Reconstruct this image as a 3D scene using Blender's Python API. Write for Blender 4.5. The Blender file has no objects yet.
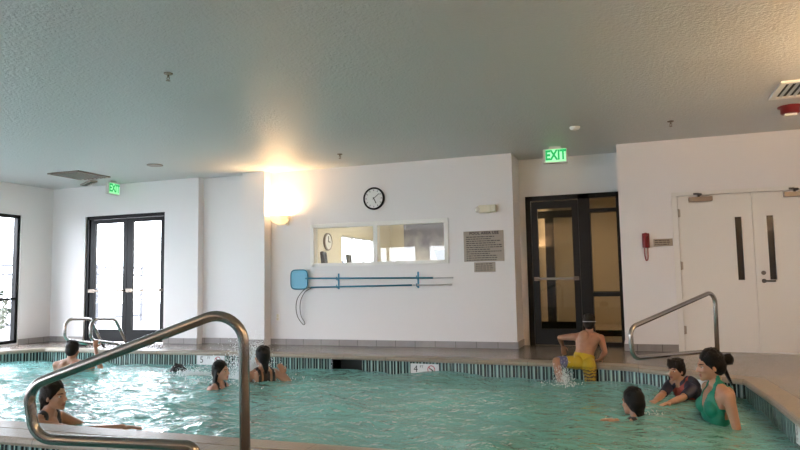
import bpy, bmesh, math, random
import numpy as np
from mathutils import Vector, Matrix, Euler, noise
random.seed(7)
S = bpy.context.scene
COL = S.collection
PI = math.pi
V = Vector

# ------------------------------------------------------------------ materials
def newmat(name):
    m = bpy.data.materials.new(name); m.use_nodes = True
    nt = m.node_tree
    return m, nt, nt.nodes, nt.links, nt.nodes['Principled BSDF']

def mat(name, col, rough=.5, metal=0., spec=.5, bump=0., bscale=40., var=0., vscale=6., emit=None, estr=0., coat=0.):
    m, nt, N, L, b = newmat(name)
    b.inputs['Base Color'].default_value = (*col, 1)
    b.inputs['Roughness'].default_value = rough
    b.inputs['Metallic'].default_value = metal
    b.inputs['Specular IOR Level'].default_value = spec
    b.inputs['Coat Weight'].default_value = coat
    if emit:
        b.inputs['Emission Color'].default_value = (*emit, 1); b.inputs['Emission Strength'].default_value = estr
    tc = N.new('ShaderNodeTexCoord')
    if var:
        n = N.new('ShaderNodeTexNoise'); n.inputs['Scale'].default_value = vscale; n.inputs['Detail'].default_value = 6
        L.new(tc.outputs['Object'], n.inputs['Vector'])
        mx = N.new('ShaderNodeMix'); mx.data_type = 'RGBA'
        mx.inputs[6].default_value = (*[c*(1-var) for c in col], 1)
        mx.inputs[7].default_value = (*[min(1, c*(1+var)) for c in col], 1)
        L.new(n.outputs['Fac'], mx.inputs[0]); L.new(mx.outputs[2], b.inputs['Base Color'])
    if bump:
        n2 = N.new('ShaderNodeTexNoise'); n2.inputs['Scale'].default_value = bscale; n2.inputs['Detail'].default_value = 3
        L.new(tc.outputs['Object'], n2.inputs['Vector'])
        bp = N.new('ShaderNodeBump'); bp.inputs['Strength'].default_value = bump; bp.inputs['Distance'].default_value = .01
        L.new(n2.outputs['Fac'], bp.inputs['Height']); L.new(bp.outputs['Normal'], b.inputs['Normal'])
    return m

def slab_mat(name, c1, c2, cm, w, h, mortar, rough, axes='XY', bump=.2, off=.5, ns=5.):
    """stone or tile: bricks laid along the given object axes, mottled by noise"""
    m, nt, N, L, b = newmat(name)
    tc = N.new('ShaderNodeTexCoord'); sp = N.new('ShaderNodeSeparateXYZ'); cb = N.new('ShaderNodeCombineXYZ')
    L.new(tc.outputs['Object'], sp.inputs[0])
    L.new(sp.outputs[axes[0]], cb.inputs['X']); L.new(sp.outputs[axes[1]], cb.inputs['Y'])
    br = N.new('ShaderNodeTexBrick'); L.new(cb.outputs[0], br.inputs['Vector'])
    br.inputs['Scale'].default_value = 1; br.inputs['Brick Width'].default_value = w; br.inputs['Row Height'].default_value = h
    br.inputs['Mortar Size'].default_value = mortar; br.offset = off
    br.inputs['Color1'].default_value = (*c1, 1); br.inputs['Color2'].default_value = (*c2, 1); br.inputs['Mortar'].default_value = (*cm, 1)
    n = N.new('ShaderNodeTexNoise'); n.inputs['Scale'].default_value = ns; n.inputs['Detail'].default_value = 8; n.inputs['Roughness'].default_value = .65
    L.new(tc.outputs['Object'], n.inputs['Vector'])
    cr = N.new('ShaderNodeValToRGB'); cr.color_ramp.elements[0].position = .3; cr.color_ramp.elements[1].position = .7
    cr.color_ramp.elements[0].color = (.88, .88, .88, 1); cr.color_ramp.elements[1].color = (1.08, 1.07, 1.06, 1)
    L.new(n.outputs['Fac'], cr.inputs[0])
    mx = N.new('ShaderNodeMix'); mx.data_type = 'RGBA'; mx.blend_type = 'MULTIPLY'; mx.inputs[0].default_value = 1
    L.new(br.outputs['Color'], mx.inputs[6]); L.new(cr.outputs[0], mx.inputs[7]); L.new(mx.outputs[2], b.inputs['Base Color'])
    mr = N.new('ShaderNodeMapRange'); mr.inputs[3].default_value = rough*.92; mr.inputs[4].default_value = rough*1.12
    L.new(n.outputs['Fac'], mr.inputs[0]); L.new(mr.outputs[0], b.inputs['Roughness'])
    n2 = N.new('ShaderNodeTexNoise'); n2.inputs['Scale'].default_value = 60; L.new(tc.outputs['Object'], n2.inputs['Vector'])
    bp = N.new('ShaderNodeBump'); bp.inputs['Strength'].default_value = bump; bp.inputs['Distance'].default_value = .006
    L.new(n2.outputs['Fac'], bp.inputs['Height']); L.new(bp.outputs['Normal'], b.inputs['Normal'])
    return m

def schlick(N, L, f0, normal=None):
    """two-sided Fresnel for thin sheets: f0 + (1-f0) * facing^5"""
    lw = N.new('ShaderNodeLayerWeight'); lw.inputs['Blend'].default_value = .5
    if normal: L.new(normal, lw.inputs['Normal'])
    p = N.new('ShaderNodeMath'); p.operation = 'POWER'; p.inputs[1].default_value = 5; L.new(lw.outputs['Facing'], p.inputs[0])
    a = N.new('ShaderNodeMath'); a.operation = 'MULTIPLY_ADD'; a.inputs[1].default_value = 1-f0; a.inputs[2].default_value = f0; L.new(p.outputs[0], a.inputs[0])
    return a.outputs[0]

def glass_mat(name, tint=(.95, .97, .97), refl=1.0):
    m, nt, N, L, b = newmat(name); N.remove(b)
    out = N['Material Output']; f = schlick(N, L, .04)
    t = N.new('ShaderNodeBsdfTransparent'); t.inputs[0].default_value = (*tint, 1)
    g = N.new('ShaderNodeBsdfGlossy'); g.inputs['Roughness'].default_value = .02
    mx = N.new('ShaderNodeMixShader'); L.new(f, mx.inputs[0]); L.new(t.outputs[0], mx.inputs[1]); L.new(g.outputs[0], mx.inputs[2])
    L.new(mx.outputs[0], out.inputs[0]); return m

def water_mat(name, body, clear, cfac):
    m, nt, N, L, b = newmat(name); N.remove(b)
    out = N['Material Output']
    tc = N.new('ShaderNodeTexCoord')
    mp = N.new('ShaderNodeMapping'); mp.inputs['Rotation'].default_value = (0, 0, .5); mp.inputs['Scale'].default_value = (1, 1.7, 1)
    L.new(tc.outputs['Object'], mp.inputs[0])
    n = N.new('ShaderNodeTexNoise'); n.inputs['Scale'].default_value = 5.5; n.inputs['Detail'].default_value = 4; n.inputs['Distortion'].default_value = .6
    L.new(mp.outputs[0], n.inputs['Vector'])
    bp = N.new('ShaderNodeBump'); bp.inputs['Strength'].default_value = 1.; bp.inputs['Distance'].default_value = .075
    L.new(n.outputs['Fac'], bp.inputs['Height'])
    f = schlick(N, L, .022, bp.outputs[0])
    t = N.new('ShaderNodeBsdfTransparent'); t.inputs[0].default_value = (*clear, 1)
    d = N.new('ShaderNodeBsdfDiffuse'); d.inputs[0].default_value = (*body, 1)
    g = N.new('ShaderNodeBsdfGlossy'); g.inputs['Roughness'].default_value = .03; L.new(bp.outputs[0], g.inputs['Normal'])
    m1 = N.new('ShaderNodeMixShader'); m1.inputs[0].default_value = cfac
    L.new(t.outputs[0], m1.inputs[1]); L.new(d.outputs[0], m1.inputs[2])
    m2 = N.new('ShaderNodeMixShader'); L.new(f, m2.inputs[0]); L.new(m1.outputs[0], m2.inputs[1]); L.new(g.outputs[0], m2.inputs[2])
    L.new(m2.outputs[0], out.inputs[0]); return m

def band_mat(name):
    """mosaic waterline band: narrow upright bars of aqua, teal and near black, along UV u"""
    m, nt, N, L, b = newmat(name)
    uv = N.new('ShaderNodeUVMap'); uv.uv_map = 'UVMap'; sp = N.new('ShaderNodeSeparateXYZ'); L.new(uv.outputs[0], sp.inputs[0])
    dv = N.new('ShaderNodeMath'); dv.operation = 'DIVIDE'; dv.inputs[1].default_value = .088; L.new(sp.outputs['X'], dv.inputs[0])
    fr = N.new('ShaderNodeMath'); fr.operation = 'FRACT'; L.new(dv.outputs[0], fr.inputs[0])
    cr = N.new('ShaderNodeValToRGB'); cr.color_ramp.interpolation = 'CONSTANT'; e = cr.color_ramp.elements
    DK, LT, MD = (.007, .015, .017, 1), (.30, .41, .385, 1), (.15, .25, .24, 1)
    e[0].position = 0; e[0].color = DK; e[1].position = .28; e[1].color = LT
    for p_, c_ in ((.40, (.010, .026, .03, 1)), (.66, MD), (.80, LT), (.92, MD)): x = e.new(p_); x.color = c_
    L.new(fr.outputs[0], cr.inputs[0])
    d2 = N.new('ShaderNodeMath'); d2.operation = 'DIVIDE'; d2.inputs[1].default_value = .0226; L.new(sp.outputs['X'], d2.inputs[0])
    fl = N.new('ShaderNodeMath'); fl.operation = 'FLOOR'; L.new(d2.outputs[0], fl.inputs[0])
    wn = N.new('ShaderNodeTexWhiteNoise'); wn.noise_dimensions = '1D'; L.new(fl.outputs[0], wn.inputs['W'])
    mr = N.new('ShaderNodeMapRange'); mr.inputs[3].default_value = .7; mr.inputs[4].default_value = 1.3; L.new(wn.outputs['Value'], mr.inputs[0])
    mx = N.new('ShaderNodeMix'); mx.data_type = 'RGBA'; mx.blend_type = 'MULTIPLY'; mx.inputs[0].default_value = 1
    L.new(cr.outputs[0], mx.inputs[6]); L.new(mr.outputs[0], mx.inputs[7]); L.new(mx.outputs[2], b.inputs['Base Color'])
    b.inputs['Roughness'].default_value = .2
    return m

M = {}
M['wall'] = mat('wall_paint', (.76, .738, .738), .55, bump=.12, bscale=90)
M['ceil'] = mat('ceiling_texture', (.58, .59, .585), .45, spec=.34, bump=1., bscale=42)
M['trimtile'] = slab_mat('baseboard_tile', (.27, .25, .25), (.31, .29, .28), (.09, .085, .08), .305, .2, .004, .35, 'XZ', .1, 0.)
M['trimtileY'] = slab_mat('baseboard_tile_side', (.27, .25, .25), (.31, .29, .28), (.09, .085, .08), .305, .2, .004, .35, 'YZ', .1, 0.)
M['deck'] = slab_mat('deck_stone', (.225, .188, .163), (.245, .207, .18), (.13, .11, .098), 2.4, 2.4, .004, .19, 'XY', .35, 0., 3.2)
M['coping'] = slab_mat('coping_stone', (.28, .235, .185), (.31, .26, .20), (.16, .137, .112), .61, 3., .004, .36, 'XY', 1., 0., 40.)
M['band'] = band_mat('mosaic_band')
M['plaster'] = mat('pool_plaster', (.50, .80, .76), .6, var=.06, vscale=3)
M['water'] = water_mat('pool_water', (.25, .57, .54), (.62, .90, .87), .62)
M['spawater'] = water_mat('spa_water', (.115, .34, .31), (.55, .86, .80), .6)
M['steel'] = mat('brushed_steel', (.38, .36, .34), .24, 1., bump=.04, bscale=60)
M['white'] = mat('white_plastic', (.80, .79, .76), .4)
M['black'] = mat('black_frame', (.006, .006, .007), .4, spec=.2)
M['darkframe'] = mat('dark_bronze_frame', (.008, .007, .0065), .35, spec=.25)
M['glass'] = glass_mat('clear_glass')
M['dimglass'] = glass_mat('tinted_glass', (.72, .68, .62))
M['doorpaint'] = mat('door_paint', (.74, .72, .69), .45, bump=.04, bscale=40)
M['vision'] = mat('wired_dark_glass', (.03, .025, .022), .15, spec=.4)
M['closer'] = mat('closer_metal', (.30, .25, .21), .4, .6)
M['hinge'] = mat('hinge_metal', (.42, .37, .31), .4, .7)
M['red'] = mat('red_plastic', (.28, .012, .02), .35)
M['reddark'] = mat('dark_red', (.16, .008, .012), .4)
M['plaque'] = mat('plaque_tan', (.34, .29, .235), .45, var=.12, vscale=20)
M['ink'] = mat('dark_ink', (.035, .025, .02), .6)
M['exitface'] = mat('exit_face', (.30, .55, .33), .5, emit=(.30, .9, .38), estr=.50)
M['exitink'] = mat('exit_letters', (.0, .12, .035), .5, emit=(.0, .55, .13), estr=.35)
M['exithousing'] = mat('exit_housing', (.62, .60, .56), .5)
M['netblue'] = mat('net_mesh_blue', (.22, .52, .70), .7)
M['poleblue'] = mat('pole_blue', (.02, .17, .27), .3, .3)
M['polegrey'] = mat('pole_grey', (.52, .52, .53), .35, .6)
M['cream'] = mat('cream_plastic', (.72, .67, .52), .45)
M['lens'] = mat('pale_lens', (.85, .83, .76), .2)
M['tan'] = mat('hall_paint', (.50, .45, .36), .6)
M['gymwall'] = mat('gym_paint', (.72, .66, .52), .6)
M['gymfloor'] = mat('gym_floor', (.18, .16, .15), .5)
M['hallfloor'] = slab_mat('hall_tile', (.40, .32, .22), (.43, .35, .25), (.2, .16, .12), .45, .45, .006, .3, 'XY', .1)
M['console'] = mat('machine_dark', (.10, .085, .08), .5)
M['consolegrey'] = mat('machine_grey', (.25, .26, .27), .45)
M['marker'] = mat('white_marker_tile', (.72, .71, .72), .25)
M['blackink'] = mat('marker_black', (.02, .02, .025), .3)
M['redink'] = mat('marker_red', (.42, .03, .06), .3)
M['ventdark'] = mat('vent_dark', (.012, .012, .013), .7)
M['void'] = mat('skimmer_dark', (.01, .014, .016), .6)
M['bulb'] = mat('sconce_bulb', (.9, .85, .7), .5, emit=(1., .74, .42), estr=40.)
M['ceillamp'] = mat('hall_lamp_lens', (.9, .85, .7), .5, emit=(1., .8, .5), estr=12.)
def translucent_mat(name, col, k, rough=.3):
    m, nt, N, L, b = newmat(name); out = N['Material Output']
    b.inputs['Base Color'].default_value = (*col, 1); b.inputs['Roughness'].default_value = rough
    t = N.new('ShaderNodeBsdfTranslucent'); t.inputs[0].default_value = (*col, 1)
    mx = N.new('ShaderNodeMixShader'); mx.inputs[0].default_value = k
    L.new(b.outputs[0], mx.inputs[1]); L.new(t.outputs[0], mx.inputs[2]); L.new(mx.outputs[0], out.inputs[0]); return m
M['splash'] = translucent_mat('splash_foam', (.95, .97, .98), .5)
M['bowl'] = translucent_mat('sconce_bowl', (.88, .84, .76), .35)
M['hair'] = mat('hair_black', (.006, .0055, .0055), .5, spec=.18, bump=.9, bscale=120)
M['hairbrown'] = mat('hair_dark_brown', (.012, .0085, .007), .5, spec=.18, bump=.9, bscale=120)
M['eyew'] = mat('eye_white', (.42, .39, .36), .3)
M['eyed'] = mat('eye_dark', (.015, .01, .008), .15)
M['sblack'] = mat('swimsuit_black', (.012, .012, .016), .45)
M['green'] = mat('swimsuit_green', (.0, .19, .12), .5)
M['navy'] = mat('rash_navy', (.012, .014, .035), .55)
M['rashred'] = mat('rash_red', (.30, .045, .03), .55)
M['fence'] = mat('fence_paint', (.07, .07, .08), .5)
M['leaf'] = mat('shrub_leaf', (.022, .036, .018), .6, var=.4, vscale=8)
M['patio'] = mat('patio_concrete', (.14, .14, .14), .8, var=.1, vscale=2)
M['goggle'] = mat('goggle_strap', (.42, .45, .50), .3)
M['shoegreen'] = mat('sandal_green', (.03, .28, .20), .5)
M['treadblue'] = mat('tread_black', (.02, .02, .022), .7)

def skin(name, c, lip):
    m, nt, N, L, b = newmat(name)
    b.inputs['Roughness'].default_value = .38
    tc = N.new('ShaderNodeTexCoord'); n = N.new('ShaderNodeTexNoise'); n.inputs['Scale'].default_value = 9
    L.new(tc.outputs['Object'], n.inputs['Vector'])
    mx = N.new('ShaderNodeMix'); mx.data_type = 'RGBA'
    mx.inputs[6].default_value = (*[x*.9 for x in c], 1); mx.inputs[7].default_value = (*[x*1.08 for x in c], 1)
    L.new(n.outputs['Fac'], mx.inputs[0]); L.new(mx.outputs[2], b.inputs['Base Color'])
    b.inputs['Subsurface Weight'].default_value = .08
    b.inputs['Subsurface Radius'].default_value = (.02, .008, .005)
    return m, mat(name+'_lip', lip, .4)
SK = {'a': skin('skin_warm', (.41, .22, .14), (.29, .10, .08)),
      'b': skin('skin_tan', (.36, .18, .11), (.26, .09, .07)),
      'c': skin('skin_fair', (.50, .28, .20), (.36, .13, .11))}

# shorts: yellow with brown zigzag stripes low down
def shorts_mat():
    m, nt, N, L, b = newmat('shorts_yellow_print')
    tc = N.new('ShaderNodeTexCoord')
    w = N.new('ShaderNodeTexWave'); w.bands_direction = 'Z'; w.inputs['Scale'].default_value = 9; w.inputs['Distortion'].default_value = 6; w.inputs['Detail Scale'].default_value = 3
    L.new(tc.outputs['Object'], w.inputs['Vector'])
    cr = N.new('ShaderNodeValToRGB'); cr.color_ramp.interpolation = 'CONSTANT'
    cr.color_ramp.elements[0].color = (.36, .22, .012, 1); cr.color_ramp.elements[1].color = (.07, .04, .02, 1); cr.color_ramp.elements[1].position = .62
    L.new(w.outputs['Fac'], cr.inputs[0])
    sp = N.new('ShaderNodeSeparateXYZ'); L.new(tc.outputs['Object'], sp.inputs[0])
    mr = N.new('ShaderNodeMapRange'); mr.inputs[1].default_value = -.45; mr.inputs[2].default_value = -.50; L.new(sp.outputs['Z'], mr.inputs[0])
    mx = N.new('ShaderNodeMix'); mx.data_type = 'RGBA'; mx.inputs[6].default_value = (.44, .31, .012, 1)
    L.new(mr.outputs[0], mx.inputs[0]); L.new(cr.outputs[0], mx.inputs[7]); L.new(mx.outputs[2], b.inputs['Base Color'])
    b.inputs['Roughness'].default_value = .5
    return m
M['shorts'] = shorts_mat()
M['patch'] = mat('shorts_blue_patch', (.10, .11, .26), .5, var=.5, vscale=25)

# ------------------------------------------------------------------ mesh helpers
def box(bm, x0, x1, y0, y1, z0, z1, bev=0.):
    r = bmesh.ops.create_cube(bm, size=1)
    for v in r['verts']:
        v.co = V(((x0+x1)/2+v.co.x*(x1-x0), (y0+y1)/2+v.co.y*(y1-y0), (z0+z1)/2+v.co.z*(z1-z0)))
    if bev:
        es = list({e for v in r['verts'] for e in v.link_edges})
        bmesh.ops.bevel(bm, geom=es, offset=bev, segments=2, affect='EDGES', profile=.5)

def tube(bm, pts, r, seg=12, radii=None):
    pts = [V(p) for p in pts]; n = len(pts)
    ts = [((pts[min(i+1, n-1)]-pts[max(i-1, 0)]).normalized()) for i in range(n)]
    up = V((0, 0, 1)) if abs(ts[0].z) < .9 else V((1, 0, 0))
    nx = ts[0].cross(up).normalized(); rings = []
    for i, (p, t) in enumerate(zip(pts, ts)):
        nx = (nx-t*nx.dot(t)).normalized(); ny = t.cross(nx); rr = radii[i] if radii else r
        rings.append([bm.verts.new(p+(nx*math.cos(2*PI*k/seg)+ny*math.sin(2*PI*k/seg))*rr) for k in range(seg)])
    for a, b in zip(rings, rings[1:]):
        for k in range(seg):
            f = bm.faces.new((a[k], a[(k+1) % seg], b[(k+1) % seg], b[k])); f.smooth = True
    bm.faces.new(rings[0][::-1]); bm.faces.new(rings[-1])

def fillet(pts, rad, n=8):
    pts = [V(p) for p in pts]; out = [pts[0]]
    rad = rad if isinstance(rad, (list, tuple)) else [rad]*(len(pts)-2)
    for i in range(1, len(pts)-1):
        a = (pts[i-1]-pts[i]); b = (pts[i+1]-pts[i]); la, lb = a.length, b.length; a.normalize(); b.normalize()
        ang = a.angle(b); d = min(rad[i-1]/math.tan(ang/2), la*.49, lb*.49); r = d*math.tan(ang/2)
        c = pts[i]+(a+b).normalized()*(r/math.sin(ang/2))
        s = pts[i]+a*d-c; e = pts[i]+b*d-c; th = s.angle(e); ax = s.cross(e).normalized()
        for k in range(n+1): out.append(c+Matrix.Rotation(th*k/n, 3, ax) @ s)
    out.append(pts[-1]); return out

def lathe(bm, prof, c, axis='Z', seg=24, mtx=None):
    """prof: (radius, height) pairs"""
    R = {'Z': Matrix.Identity(3), 'Y': Matrix.Rotation(PI/2, 3, 'X'), 'X': Matrix.Rotation(PI/2, 3, 'Y')}[axis]
    if mtx is not None: R = mtx
    rings = []
    for r, h in prof:
        rings.append([bm.verts.new(V(c)+R @ V((max(r, 1e-4)*math.cos(2*PI*k/seg), max(r, 1e-4)*math.sin(2*PI*k/seg), h))) for k in range(seg)])
    for a, b in zip(rings, rings[1:]):
        for k in range(seg):
            f = bm.faces.new((a[k], a[(k+1) % seg], b[(k+1) % seg], b[k])); f.smooth = True
    bm.faces.new(rings[0][::-1]); bm.faces.new(rings[-1])

def cone(bm, A, B, ra, rb, seg=14):
    """round-ended tapered limb"""
    A, B = V(A), V(B); d = B-A; L = d.length; t = d.normalized() if L > 1e-6 else V((0, 0, 1))
    q = t.to_track_quat('Z', 'Y').to_matrix(); prof = []
    for k in range(5): a = -PI/2+k*PI/8; prof.append((ra*math.cos(a), ra*math.sin(a)))
    for k in range(5): a = k*PI/8; prof.append((rb*math.cos(a), L+rb*math.sin(a)))
    lathe(bm, prof, A, seg=seg, mtx=q)

def ell(bm, c, r, R=None, sub=2):
    g = bmesh.ops.create_icosphere(bm, subdivisions=sub, radius=1)
    R = R or Matrix.Identity(3)
    for v in g['verts']: v.co = V(c)+R @ V((v.co.x*r[0], v.co.y*r[1], v.co.z*r[2]))
    for v in g['verts']:
        for f in v.link_faces: f.smooth = True

BASE = {}
def tag(o, label=None, cat=None, group=None, kind=None):
    if label: o['label'] = label
    if cat: o['category'] = cat
    if group: o['group'] = group
    if kind: o['kind'] = kind
    return o

def thing(name, label, cat, loc, rz=0., group=None):
    o = bpy.data.objects.new(name, None); COL.objects.link(o); o.empty_display_size = .1
    o.location = loc; o.rotation_euler = (0, 0, rz)
    BASE[o] = Matrix.LocRotScale(V(loc), Euler((0, 0, rz)), None)
    return tag(o, label, cat, group)

def obj(name, bm, m, parent=None, label=None, smooth=False, recalc=True):
    """one mesh object; verts are given in world space and moved into the parent's frame"""
    if recalc: bmesh.ops.recalc_face_normals(bm, faces=bm.faces)
    me = bpy.data.meshes.new(name); bm.to_mesh(me); bm.free()
    if parent is not None and parent in BASE: me.transform(BASE[parent].inverted())
    for x in (m if isinstance(m, (list, tuple)) else [m]): me.materials.append(x)
    if smooth:
        for p in me.polygons: p.use_smooth = True
    o = bpy.data.objects.new(name, me); COL.objects.link(o)
    if parent is not None: o.parent = parent; BASE[o] = BASE.get(parent, Matrix.Identity(4))
    else: BASE[o] = Matrix.Identity(4)
    if label: o['label'] = label
    return o

def solo(name, bm, m, loc, label, cat, group=None, smooth=False):
    """a thing that is one mesh, with its origin at loc"""
    for v in bm.verts: v.co -= V(loc)
    o = obj(name, bm, m, None, smooth=smooth); o.location = loc; BASE[o] = Matrix.Translation(V(loc))
    return tag(o, label, cat, group)

def struct(name, bm, m, parent=None):
    o = obj(name, bm, m, parent)
    if parent is None: o['kind'] = 'structure'
    return o

def B(*bx, bev=0.):
    bm = bmesh.new()
    for b in bx: box(bm, *b, bev=bev)
    return bm

def text_mesh(s, size, extrude=.0012, spacing=1., align='CENTER', bold=0.):
    cu = bpy.data.curves.new('t', 'FONT'); cu.body = s; cu.size = size; cu.extrude = extrude; cu.align_x = align; cu.align_y = 'CENTER'
    cu.space_character = spacing; cu.resolution_u = 3; cu.offset = bold
    o = bpy.data.objects.new('t', cu); COL.objects.link(o); bpy.context.view_layer.update()
    me = bpy.data.meshes.new_from_object(o.evaluated_get(bpy.context.evaluated_depsgraph_get()))
    bpy.data.objects.remove(o); bm = bmesh.new(); bm.from_mesh(me); bpy.data.meshes.remove(me); return bm

def place(bm, mtx):
    bmesh.ops.transform(bm, matrix=mtx, verts=bm.verts); return bm

def frame_mtx(c, right, up):
    r = V(right).normalized(); u = V(up).normalized(); n = r.cross(u)
    return Matrix(((r.x, u.x, n.x, c[0]), (r.y, u.y, n.y, c[1]), (r.z, u.z, n.z, c[2]), (0, 0, 0, 1)))

# ------------------------------------------------------------------ dimensions (metres, deck at z=0)
H = 2.75; YW = 9.12; YD = 8.98; XL = -9.93; XR = 3.0; YB = -3.2
ZW = -.20                                      # water level
POOL = [(-9.3, 3.6), (-9.3, 7.35), (-8.82, 7.9), (-5.0, 8.0), (-2.84, 7.88), (-.90, 7.74), (-.14, 7.57), (.91, 6.84), (.962, 5.89), (.985, 5.0), (1.0, 3.6)]
SPA = [(-6.6, -.6), (-6.6, 3.2), (-2.3, 3.2), (-2.1, 3.0), (-2.1, -.6)]

def offset_poly(P, d):
    n = len(P); out = []
    for i in range(n):
        a, b, c = V(P[i-1]), V(P[i]), V(P[(i+1) % n])
        e1 = (b-a).normalized(); e2 = (c-b).normalized()
        n1 = V((-e1.y, e1.x)); n2 = V((-e2.y, e2.x))       # polygons run clockwise: left is outside
        m = (n1+n2).normalized(); out.append(b+m*d/max(.4, m.dot(n1)))
    return out

# ------------------------------------------------------------------ room shell
WT = .16
bm = bmesh.new()
def loop(P, z):
    vs = [bm.verts.new((p[0], p[1], z)) for p in P]
    return [bm.edges.new((vs[i], vs[(i+1) % len(vs)])) for i in range(len(vs))]
COPW = .19
es = loop([(XL-WT, YB-WT), (XR+WT, YB-WT), (XR+WT, 9.72), (XL-WT, 9.72)], 0)
es += loop(offset_poly(POOL, COPW), 0) + loop(offset_poly(SPA, COPW), 0)
bmesh.ops.triangle_fill(bm, edges=es, use_beauty=True)
for f in bm.faces:
    if f.normal.z < 0: f.normal_flip()
o = obj('floor', bm, M['deck'], recalc=False); o['kind'] = 'structure'

def coping(name, P):
    bm = bmesh.new(); rings = []
    for d, z in ((.03, -.052), (.004, -.05), (-.004, -.03), (.002, -.010), (.016, .002), (COPW+.002, .004), (COPW+.002, -.06)):
        rings.append([bm.verts.new((p.x, p.y, z)) for p in offset_poly(P, d)])
    n = len(P)
    for a, b in zip(rings, rings[1:]):
        for k in range(n): bm.faces.new((a[k], a[(k+1) % n], b[(k+1) % n], b[k]))
    return struct(name, bm, M['coping'])
coping('trim_1', POOL); coping('trim_2', SPA)

def band(name, P, z0, z1, gaps=()):
    bm = bmesh.new(); uvl = bm.loops.layers.uv.new('UVMap'); u = 0.; Q = offset_poly(P, .022); n = len(Q)
    for k in range(n):
        a, b = Q[k], Q[(k+1) % n]; L = (b-a).length
        segs = [(0., 1.)]
        for (i, t0, t1) in gaps:
            if i == k: segs = [(0., t0), (t1, 1.)]
        for t0, t1 in segs:
            p, q = a.lerp(b, t0), a.lerp(b, t1)
            vs = [bm.verts.new((p.x, p.y, z0)), bm.verts.new((q.x, q.y, z0)), bm.verts.new((q.x, q.y, z1)), bm.verts.new((p.x, p.y, z1))]
            f = bm.faces.new(vs)
            for l, (uu, vv) in zip(f.loops, ((t0, 0), (t1, 0), (t1, 1), (t0, 1))): l[uvl].uv = (u+uu*L, vv)
        u += L
    o = obj(name, bm, M['band'], recalc=False); o['kind'] = 'structure'; return o
# skimmer mouth sits on the far edge, segment 3 (-5,8)->(-2.84,7.88)
sk0, sk1 = (.535, .745)
band('trim_3', POOL, -.31, -.045, [(3, sk0, sk1)])
band('trim_4', SPA, -.31, -.045)

def basin(name, P, zb, zt):
    bm = bmesh.new(); Q = offset_poly(P, .022)
    t = [bm.verts.new((p.x, p.y, zt)) for p in Q]; b = [bm.verts.new((p.x, p.y, zb)) for p in Q]; n = len(Q)
    for k in range(n): bm.faces.new((t[k], t[(k+1) % n], b[(k+1) % n], b[k]))
    bm.faces.new(b); return struct(name, bm, M['plaster'])
basin('pool_basin', POOL, -1.45, -.31); basin('spa_basin', SPA, -1.0, -.31)

# walls
def wallbox(name, boxes, m=None): return struct(name, B(*boxes), m or M['wall'])
# left wall, with three windows
LW = [(.55, 2.55), (3.45, 5.45), (6.34, 8.34)]; WZ0, WZ1 = .03, 2.22
bx = []; y = YB
for a, b in LW:
    bx.append((XL-WT, XL, y, a, 0, H)); bx.append((XL-WT, XL, a, b, WZ1, H)); bx.append((XL-WT, XL, a, b, 0, WZ0)); y = b
bx.append((XL-WT, XL, y, YD+.3, 0, H))
wallbox('wall_left', bx)
# wall holding the glass double door
DX0, DX1, DZ = -9.16, -7.44, 2.21
wallbox('wall_entrance', [(XL, DX0, YD, YD+.2, 0, H), (DX1, -6.76, YD, YD+.2, 0, H), (DX0, DX1, YD, YD+.2, DZ, H)])
# back wall with the viewing window and the alcove opening, and the pilaster beside the sconce
GX0, GX1, GZ0, GZ1 = -4.72, -2.54, 1.245, 1.845
AX0, AX1 = -1.56, -.145
wallbox('wall_back', [(-6.76, GX0, YW, YW+.18, 0, H), (GX1, AX0, YW, YW+.18, 0, H), (GX0, GX1, YW, YW+.18, 0, GZ0), (GX0, GX1, YW, YW+.18, GZ1, H)])
wallbox('wall_pilaster', [(-5.873, -5.463, 8.92, YW, 0, H)])
# right part with the white double door
wallbox('wall_back_right', [(AX1, .572, YW, YW+.18, 0, H), (2.26, XR, YW, YW+.18, 0, H), (.572, 2.26, YW, YW+.18, 2.0, H)])
AY = 9.72
wallbox('wall_alcove', [(AX0-.10, AX0, YW+.18, AY+.12, 0, H), (AX1, AX1+.10, YW+.18, AY+.12, 0, H), (AX0, AX1, AY, AY+.12, 2.18, H), (AX0, AX0+.09, AY-.04, AY+.12, 0, 2.18)])
wallbox('wall_right', [(XR, XR+WT, YB, YW+.18, 0, H)])
FWX = [(-9.3, -7.1), (-6.7, -4.5)]; bx = []; x = XL
for a, b in FWX:
    bx.append((x, a, YB-WT, YB, 0, H)); bx.append((a, b, YB-WT, YB, 2.22, H)); bx.append((a, b, YB-WT, YB, 0, .5)); x = b
bx.append((x, XR, YB-WT, YB, 0, H))
wallbox('wall_front', bx)
struct('ceiling', B((XL-WT, XR+WT, YB-WT, 9.84, H, H+.12)), M['ceil'])

# baseboards (grey tile)
BH = .095; BT = .014
struct('baseboard_left', B((XL, XL+BT, 8.34, YD-BT, 0, BH), (XL, XL+BT, 5.45, 6.34, 0, BH), (XL, XL+BT, 2.55, 3.45, 0, BH)), M['trimtileY'])
struct('baseboard_entrance', B((XL, DX0, YD-BT, YD, 0, BH), (DX1, -6.76, YD-BT, YD, 0, BH)), M['trimtile'])
struct('baseboard_back', B((-6.76, -5.873, YW-BT, YW, 0, BH), (-5.463, AX0, YW-BT, YW, 0, BH), (-5.873, -5.463, 8.92-BT, 8.92, 0, BH)), M['trimtile'])
struct('baseboard_back_right', B((AX1, .50, YW-BT, YW, 0, BH), (2.3, XR, YW-BT, YW, 0, BH)), M['trimtile'])
struct('baseboard_alcove', B((AX0, AX0+BT, YW, AY-.06, 0, BH), (AX1-BT, AX1, YW, AY-.06, 0, BH)), M['trimtileY'])
struct('baseboard_right', B((XR-BT, XR, YB, YW-BT, 0, BH)), M['trimtileY'])

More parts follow.
